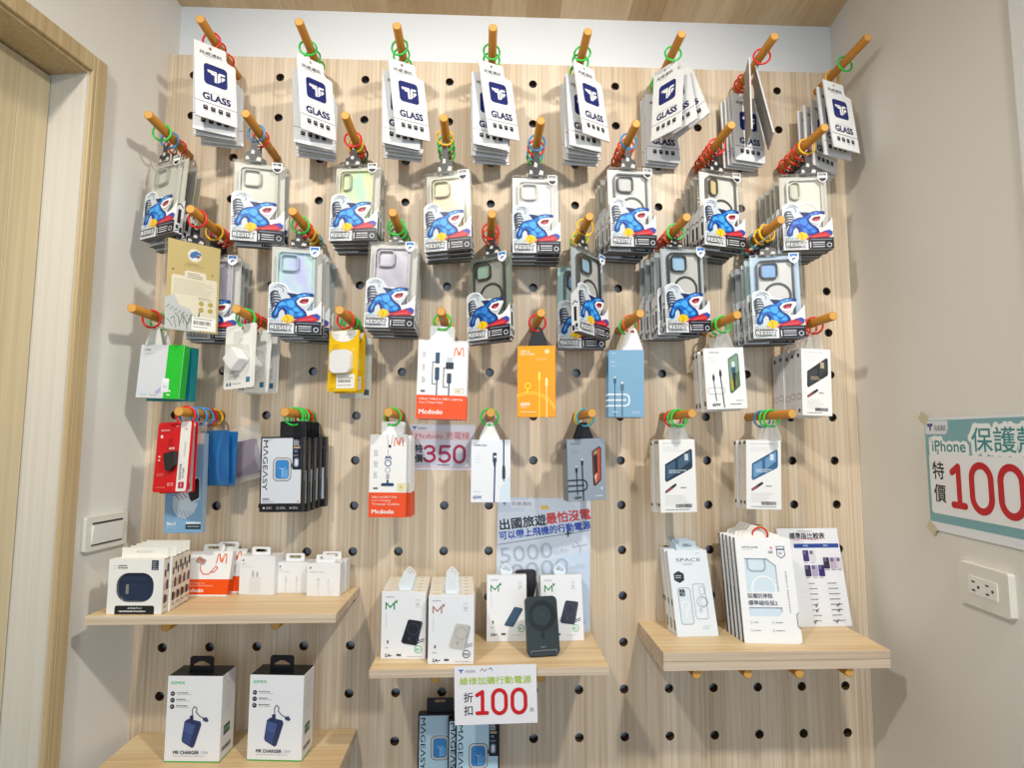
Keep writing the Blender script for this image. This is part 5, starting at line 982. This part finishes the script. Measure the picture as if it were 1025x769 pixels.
def signs():
    # A6-ish price sign on the board
    sheet('price_sign', .149, .103, pose(.0015-.108, -.0012, 1.528, 0, 0, .8), '#e3e2f0',
        [('r', 0, 0, 149, 3, '#d7d9e6'), ('r', 0, 16, 138, 36, '#e8cfd6'), ('r', 0, 4, 46, 16, '#dfe2ee'), *shop_logo(7, 6, 10), ('t', '尚威通訊', 19, 7, 6, '#3a4a80', {'w': 20}), ('t', 'Mcdodo', 15, 22, 10, '#b5505c', {'w': 62}), ('t', '充電線', 84, 17, 16, '#c2525c', {'w': 52}),
         ('t', '特', 15, 47, 17, '#22243a', {'b': .03}), ('t', '價', 15, 69, 17, '#22243a', {'b': .03}), *digit('3', 34, 47, 28, 40, 6.2, '#b3214e'), *digit('5', 67, 47, 29, 40, 6.2, '#b3214e'), *digit('0', 100, 47, 29, 40, 6.2, '#b3214e'), ('t', '元', 130, 80, 8, '#4a4a68'), ('g', 66, 90, 94, 1, 2, 3, '#7a7a98'), ('r', 0, 96, 149, 97.6, '#e9b9c4')], 'lilac price sign reading 350 taped to the board beside orange boxes', 'price sign')
    # A4 poster
    sl = -.16
    def sk(x, y, h, st, col, w, b=.02): return ('t', st, x, y, h, col, {'b': b, 'w': w, 'rot': -7.5})
    sheet('poster', .210, .297, pose(.125, -.0012, 1.3625, 0, 0, 1.0), '#d9e3f1',
        [('p', [(0,0),(70,0),(60,30),(0,34)], '#cdd9ee'), ('p', [(110,140),(210,110),(210,297),(60,297)], '#cfdff3'), ('p', [(150,0),(210,0),(210,40)], '#e3ebf6'), ('rr', 28, 5, 80, 22, 3, '#e2e7f1'), *shop_logo(10, 10, 10), ('t', '尚威通訊', 32, 9, 9, '#56607e', {'w': 44}), ('p', [(96,20),(100,14),(104,19),(108,14),(113,19),(116,24),(100,26)], '#eec24a'),
         sk(4, 49, 24, '出國旅遊', '#22232a', 104, .03), sk(108, 34, 24, '最怕沒電', '#d8352c', 100, .03), sk(4, 76, 18, '可以帶上飛機的行動電源', '#2a4cb8', 206, .03),
         ('l', [(3,104),(152,79)], .9, '#2c2d34'), ('l', [(166,77),(207,70)], .9, '#2c2d34'), ('p', [(152,78),(168,75),(170,77),(162,79),(160,85),(157,85),(159,80),(153,81)], '#2c2d34'), ('p', [(156,77),(158,71),(161,71),(162,76)], '#2c2d34'),
         ('t', '5000', 5, 112, 34, '#b3bfcd', {'rot': -7.5, 'w': 118, 'b': .0}), ('t', 'mAh', 127, 113, 11, '#c0cbd8', {'rot': -7.5, 'w': 32}), ('t', '10000', 8, 150, 34, '#b3bfcd', {'rot': -7.5, 'w': 152, 'b': 0}), ('t', 'mAh', 164, 146, 11, '#c0cbd8', {'rot': -7.5, 'w': 32}),
         ('l', [(170,108),(202,101)], 2, '#b4bccb'), ('l', [(186,105),(176,94)], 2, '#b4bccb'), ('l', [(188,104),(186,118)], 2, '#b4bccb'), ('l', [(172,108),(170,102)], 2, '#b4bccb'), ('t', '行動電源', 168, 232, 7, '#c94a50', {'w': 24}), ('ro', 178, 246, 190, 260, 2, 2.4, '#c94a50'), ('g', 166, 262, 204, 3, 4, 1.6, '#b9c0d0')], 'pale blue A4 poster about taking power banks on planes, behind the middle shelf', 'poster')
    # discount sign hanging over the middle shelf edge
    sheet('price_sign', .152, .104, pose(.0130, -.2042, ZM+.0075, -1, 0, -1.4), '#f1f0f4',
        [*shop_logo(8, 6, 9, '#3a6ac0'), ('t', '尚威通訊', 20, 7, 5, '#8a8ea6', {'w': 20}), ('l', [(48,10),(52,5),(56,10),(60,6)], 1.6, '#a8a0a0'), ('l', [(64,7),(68,4),(70,9)], 1.8, '#7aa8b0'), ('t', '維修加購行動電源', 10, 20, 13.5, '#b3cc3e', {'b': .02, 'w': 132}), ('t', '折', 17, 47, 17, '#2a2b33', {'b': .01}), ('t', '扣', 17, 70, 17, '#2a2b33', {'b': .01}), *digit('1', 38, 43, 25, 44, 6.8, '#d11f26'), *digit('0', 67, 42, 31, 45, 6.8, '#d11f26'), *digit('0', 103, 42, 31, 45, 6.8, '#d11f26'), ('t', '元', 138, 77, 7, '#5a5b66')], 'white sign reading 100 hanging from the middle shelf edge', 'price sign', curl=.0)
    # comparison card
    T = pose(.723, -.047, ZR+.0004, 3.2, -10.6, .3) @ Matrix.Translation((0, 0, .208))
    sheet('comparison_card', .145, .208, T, '#eef0f6',
        [('g', 48, 6, 84, 1, 2, 1.4, '#6a6a74'), ('t', '標準版比較表', 28, 10, 14, '#26262c', {'b': .03, 'w': 84}), ('l', [(38,26),(60,23),(86,26),(104,22)], 1.2, '#d8466a'), ('r', 36, 34, 142, 43, '#2b4a9e'), ('g', 58, 37, 70, 1, 2, 2.6, '#c9d3ee'), ('g', 106, 37, 120, 1, 2, 2.6, '#c9d3ee')]
        +[x for (px, py, c) in ((54,48,'#4a3c78'),(70,48,'#dce0e4'),(54,80,'#3a3450'),(70,80,'#b3a9c8'),(86,80,'#3a2f78'),(100,64,'#3b3244'),(116,64,'#c4b4cc'),(131,64,'#dcd6e0')) for x in (('rr', px, py, px+14, py+24, 2, c), ('rr', px+1, py+1, px+8, py+9, 2, '#6f6690'), ('g', px+1, py+26, px+13, 1, 2, 1.2, '#6a6a74'))]
        +[x for i in range(8) for x in (('g', 58, 118+i*11, 78, 1, 2, 1.6, '#5a5a62'), ('g', 102, 118+i*11, 132, 1, 2, 1.6, '#5a5a62'), ('r', 36, 124+i*11, 142, 124.3+i*11, '#d3d6e0'))]
        +[x for (px, py) in ((66,164),(116,164),(66,175),(116,175),(58,198),(108,198)) for x in (('l', [(px, py), (px+2, py+3), (px+6, py-4)], 1.4, '#24242a'),)], 'white comparison chart card leaning at the right end of the thick shelf', 'card')
    # large price sign on the right wall
    T = WR @ Matrix.Translation((.2355+.1485, -.0040, 1.5376))
    teal = '#7fb0b8'
    sheet('price_sign', .297, .210, T, '#e9edf2',
        [('r', 0, 5, 297, 194, teal), ('p', [(2,6),(62,6),(62,22),(56,31),(2,31)], '#dfe6ec'), *shop_logo(6, 11, 17), ('t', '尚威通訊', 27, 14, 11, '#3b4460', {'w': 30}),
         ('t', 'iPhone', 14, 39, 27, '#f3f7f8', {'b': .13, 'w': 92}), ('t', 'iPhone', 18, 43, 20, '#3c8f92', {'b': .02, 'w': 84}),
         ('t', '保護殼', 114, 16, 49, '#f3f7f8', {'b': .10, 'w': 146}), ('t', '保護殼', 118, 20, 41, '#3c8f92', {'b': .012, 'w': 138}),
         ('rr', 8, 68, 289, 178, 6, '#f0f2f5'), ('t', '特', 16, 82, 32, '#23242a', {'b': .02, 'w': 30}), ('t', '價', 17, 124, 32, '#23242a', {'b': .02, 'w': 30}), *digit('1', 60, 83, 40, 80, 12, '#c4151f'), *digit('0', 106, 81, 54, 84, 12, '#c4151f'), *digit('0', 168, 81, 54, 84, 12, '#c4151f'), ('t', '元', 262, 138, 20, '#23242a', {'b': .02})], 'large teal bordered price sign reading 100 on the right wall', 'price sign')
    # tape at its corner
    for (u, z, lab) in ((.2325, 1.5385, 'upper'), (.2385, 1.331, 'lower')):
        rt = MB().box(-.011, .013, -.0046, -.0043, -.009, .009, M('#cfc5a6', .3)).build('tape_strip'); rt.matrix_world = WR @ Matrix.Translation((u, 0, z)) @ Matrix.Rotation(R(35), 4, 'Y')
        tag(rt, 'yellowed tape strip holding the %s left corner of the wall sign' % lab, 'tape')
def plates():
    ivory = M('#e4e2d8', .35); face = M('#efeee8', .3); dk = M('#3a3a3c', .5)
    # switch plate, left wall
    rt = root('light_switch', WL @ Matrix.Translation((-.1045, 0, 1.3095)))
    MB().prism(rrect(-.052, -.033, .052, .033, .004), -.011, 0, ivory).build('plate', rt, bevel=.003, seg=3)
    m = MB(); m.add([(-.038,-.0115,-.020),(.038,-.0115,-.020),(.038,-.0150,.017),(-.038,-.0150,.017),(-.038,-.010,-.020),(.038,-.010,-.020),(.038,-.010,.017),(-.038,-.010,.017)], [(0,1,2,3),(0,1,5,4),(1,2,6,5),(2,3,7,6),(3,0,4,7)], face); m.build('rocker', rt)
    m = MB().box(-.038, .038, -.0114, -.0105, .0175, .0215, dk); m.box(-.038, .038, -.0114, -.0105, -.0235, -.0205, dk); m.build('gap', rt)
    tag(rt, 'ivory rocker light switch on the left wall beside the door', 'light switch')
    # socket, right wall
    rt = root('wall_socket', WR @ Matrix.Translation((.3640, 0, 1.2505)))
    MB().prism(rrect(-.054, -.035, .054, .035, .004), -.011, 0, ivory).build('plate', rt, bevel=.003, seg=3)
    MB().prism(rrect(-.030, -.014, .032, .015, .001), -.0125, -.0105, face).build('socket_insert', rt)
    m = MB()
    for cx in (-.014, .016):
        for dz in (-.0075, .0065): m.box(cx-.008, cx-.001, -.0130, -.0120, dz-.0014, dz+.0014, dk)
        m.prism([(x, z) for x, z in circ(cx+.0065, -.0005, .0026, 10)], -.0130, -.0120, dk)
    m.build('slot', rt)
    tag(rt, 'ivory double wall socket on the right wall below the sign', 'socket')

def lights():
    w = bpy.data.worlds.new('World'); SC.world = w; w.use_nodes = True
    bg = w.node_tree.nodes['Background']; bg.inputs['Color'].default_value = (.62, .80, 1.0, 1); bg.inputs['Strength'].default_value = .32
    def area(name, loc, tgt, size, power, col, shape='DISK'):
        l = bpy.data.lights.new(name, 'AREA'); l.shape = shape; l.size = size; l.energy = power; l.color = col
        o = bpy.data.objects.new(name, l); COL.objects.link(o); o.location = loc
        o.rotation_euler = (Vector(tgt)-Vector(loc)).to_track_quat('-Z', 'Y').to_euler()
        return o
    warm = (1, .94, .85)
    def spot(loc, tgt, power, cone, blend, rad=.045):
        l = bpy.data.lights.new('ceiling_spot', 'SPOT'); l.energy = power; l.color = warm; l.spot_size = R(cone); l.spot_blend = blend; l.shadow_soft_size = rad
        o = bpy.data.objects.new('ceiling_spot', l); COL.objects.link(o); o.location = loc
        o.rotation_euler = (Vector(tgt)-Vector(loc)).to_track_quat('-Z', 'Y').to_euler()
    spot((-.62, -1.35, 2.60), (-.05, 0, 1.42), 61, 94, .8)
    spot((.66, -1.35, 2.60), (-.05, 0, 1.42), 75, 94, .8)
    area('daylight_fill', (.3, -3.0, 1.35), (0, 0, 1.25), 1.8, 23, (.72, .86, 1.0), 'SQUARE')  # unseen area light added behind the camera as cool daylight fill

def camera():
    f = 578.776662; a, b, c = -.0909977075, -.0405614561, .00233541913
    Rx = Matrix(((1,0,0),(0,math.cos(a),-math.sin(a)),(0,math.sin(a),math.cos(a)))); Ry = Matrix(((math.cos(b),0,math.sin(b)),(0,1,0),(-math.sin(b),0,math.cos(b)))); Rz = Matrix(((math.cos(c),-math.sin(c),0),(math.sin(c),math.cos(c),0),(0,0,1)))
    Q = Rz @ Rx @ Ry
    w2b = lambda v: Vector((v[0], v[2], -v[1]))          # (right, down, forward) -> Blender axes
    x, y, z = w2b(Q[0]), -w2b(Q[1]), -w2b(Q[2])
    cam = bpy.data.cameras.new('Camera'); o = bpy.data.objects.new('Camera', cam); COL.objects.link(o)
    m = Matrix((x, y, z)).transposed().to_4x4(); m.translation = (-.00235354, -1.31898408, 1.5); o.matrix_world = m
    cam.sensor_fit = 'HORIZONTAL'; cam.sensor_width = 36; cam.lens = f/1025*36; cam.clip_start = .02
    SC.camera = o

build_setting(); build_board(); build_pegs(); build_shelves()
K = kinds()
glass_row(K); shark_rows(K); fourth_row(K); fifth_row(K); shelves_stock(K)
signs(); plates(); lights(); camera()
for k in list(PROTO.values()):
    if not k.used:
        for p in k.parts:
            for q in k.subs[p.name]: bpy.data.objects.remove(q)
        for p in k.parts: bpy.data.objects.remove(p)
        bpy.data.objects.remove(k.root)
vs = SC.view_settings; vs.view_transform = 'Standard'; vs.look = 'None'; vs.gamma = 1; vs.exposure = -.10; vs.use_curve_mapping = False
SC.cycles.transparent_max_bounces = 24; SC.cycles.max_bounces = 8
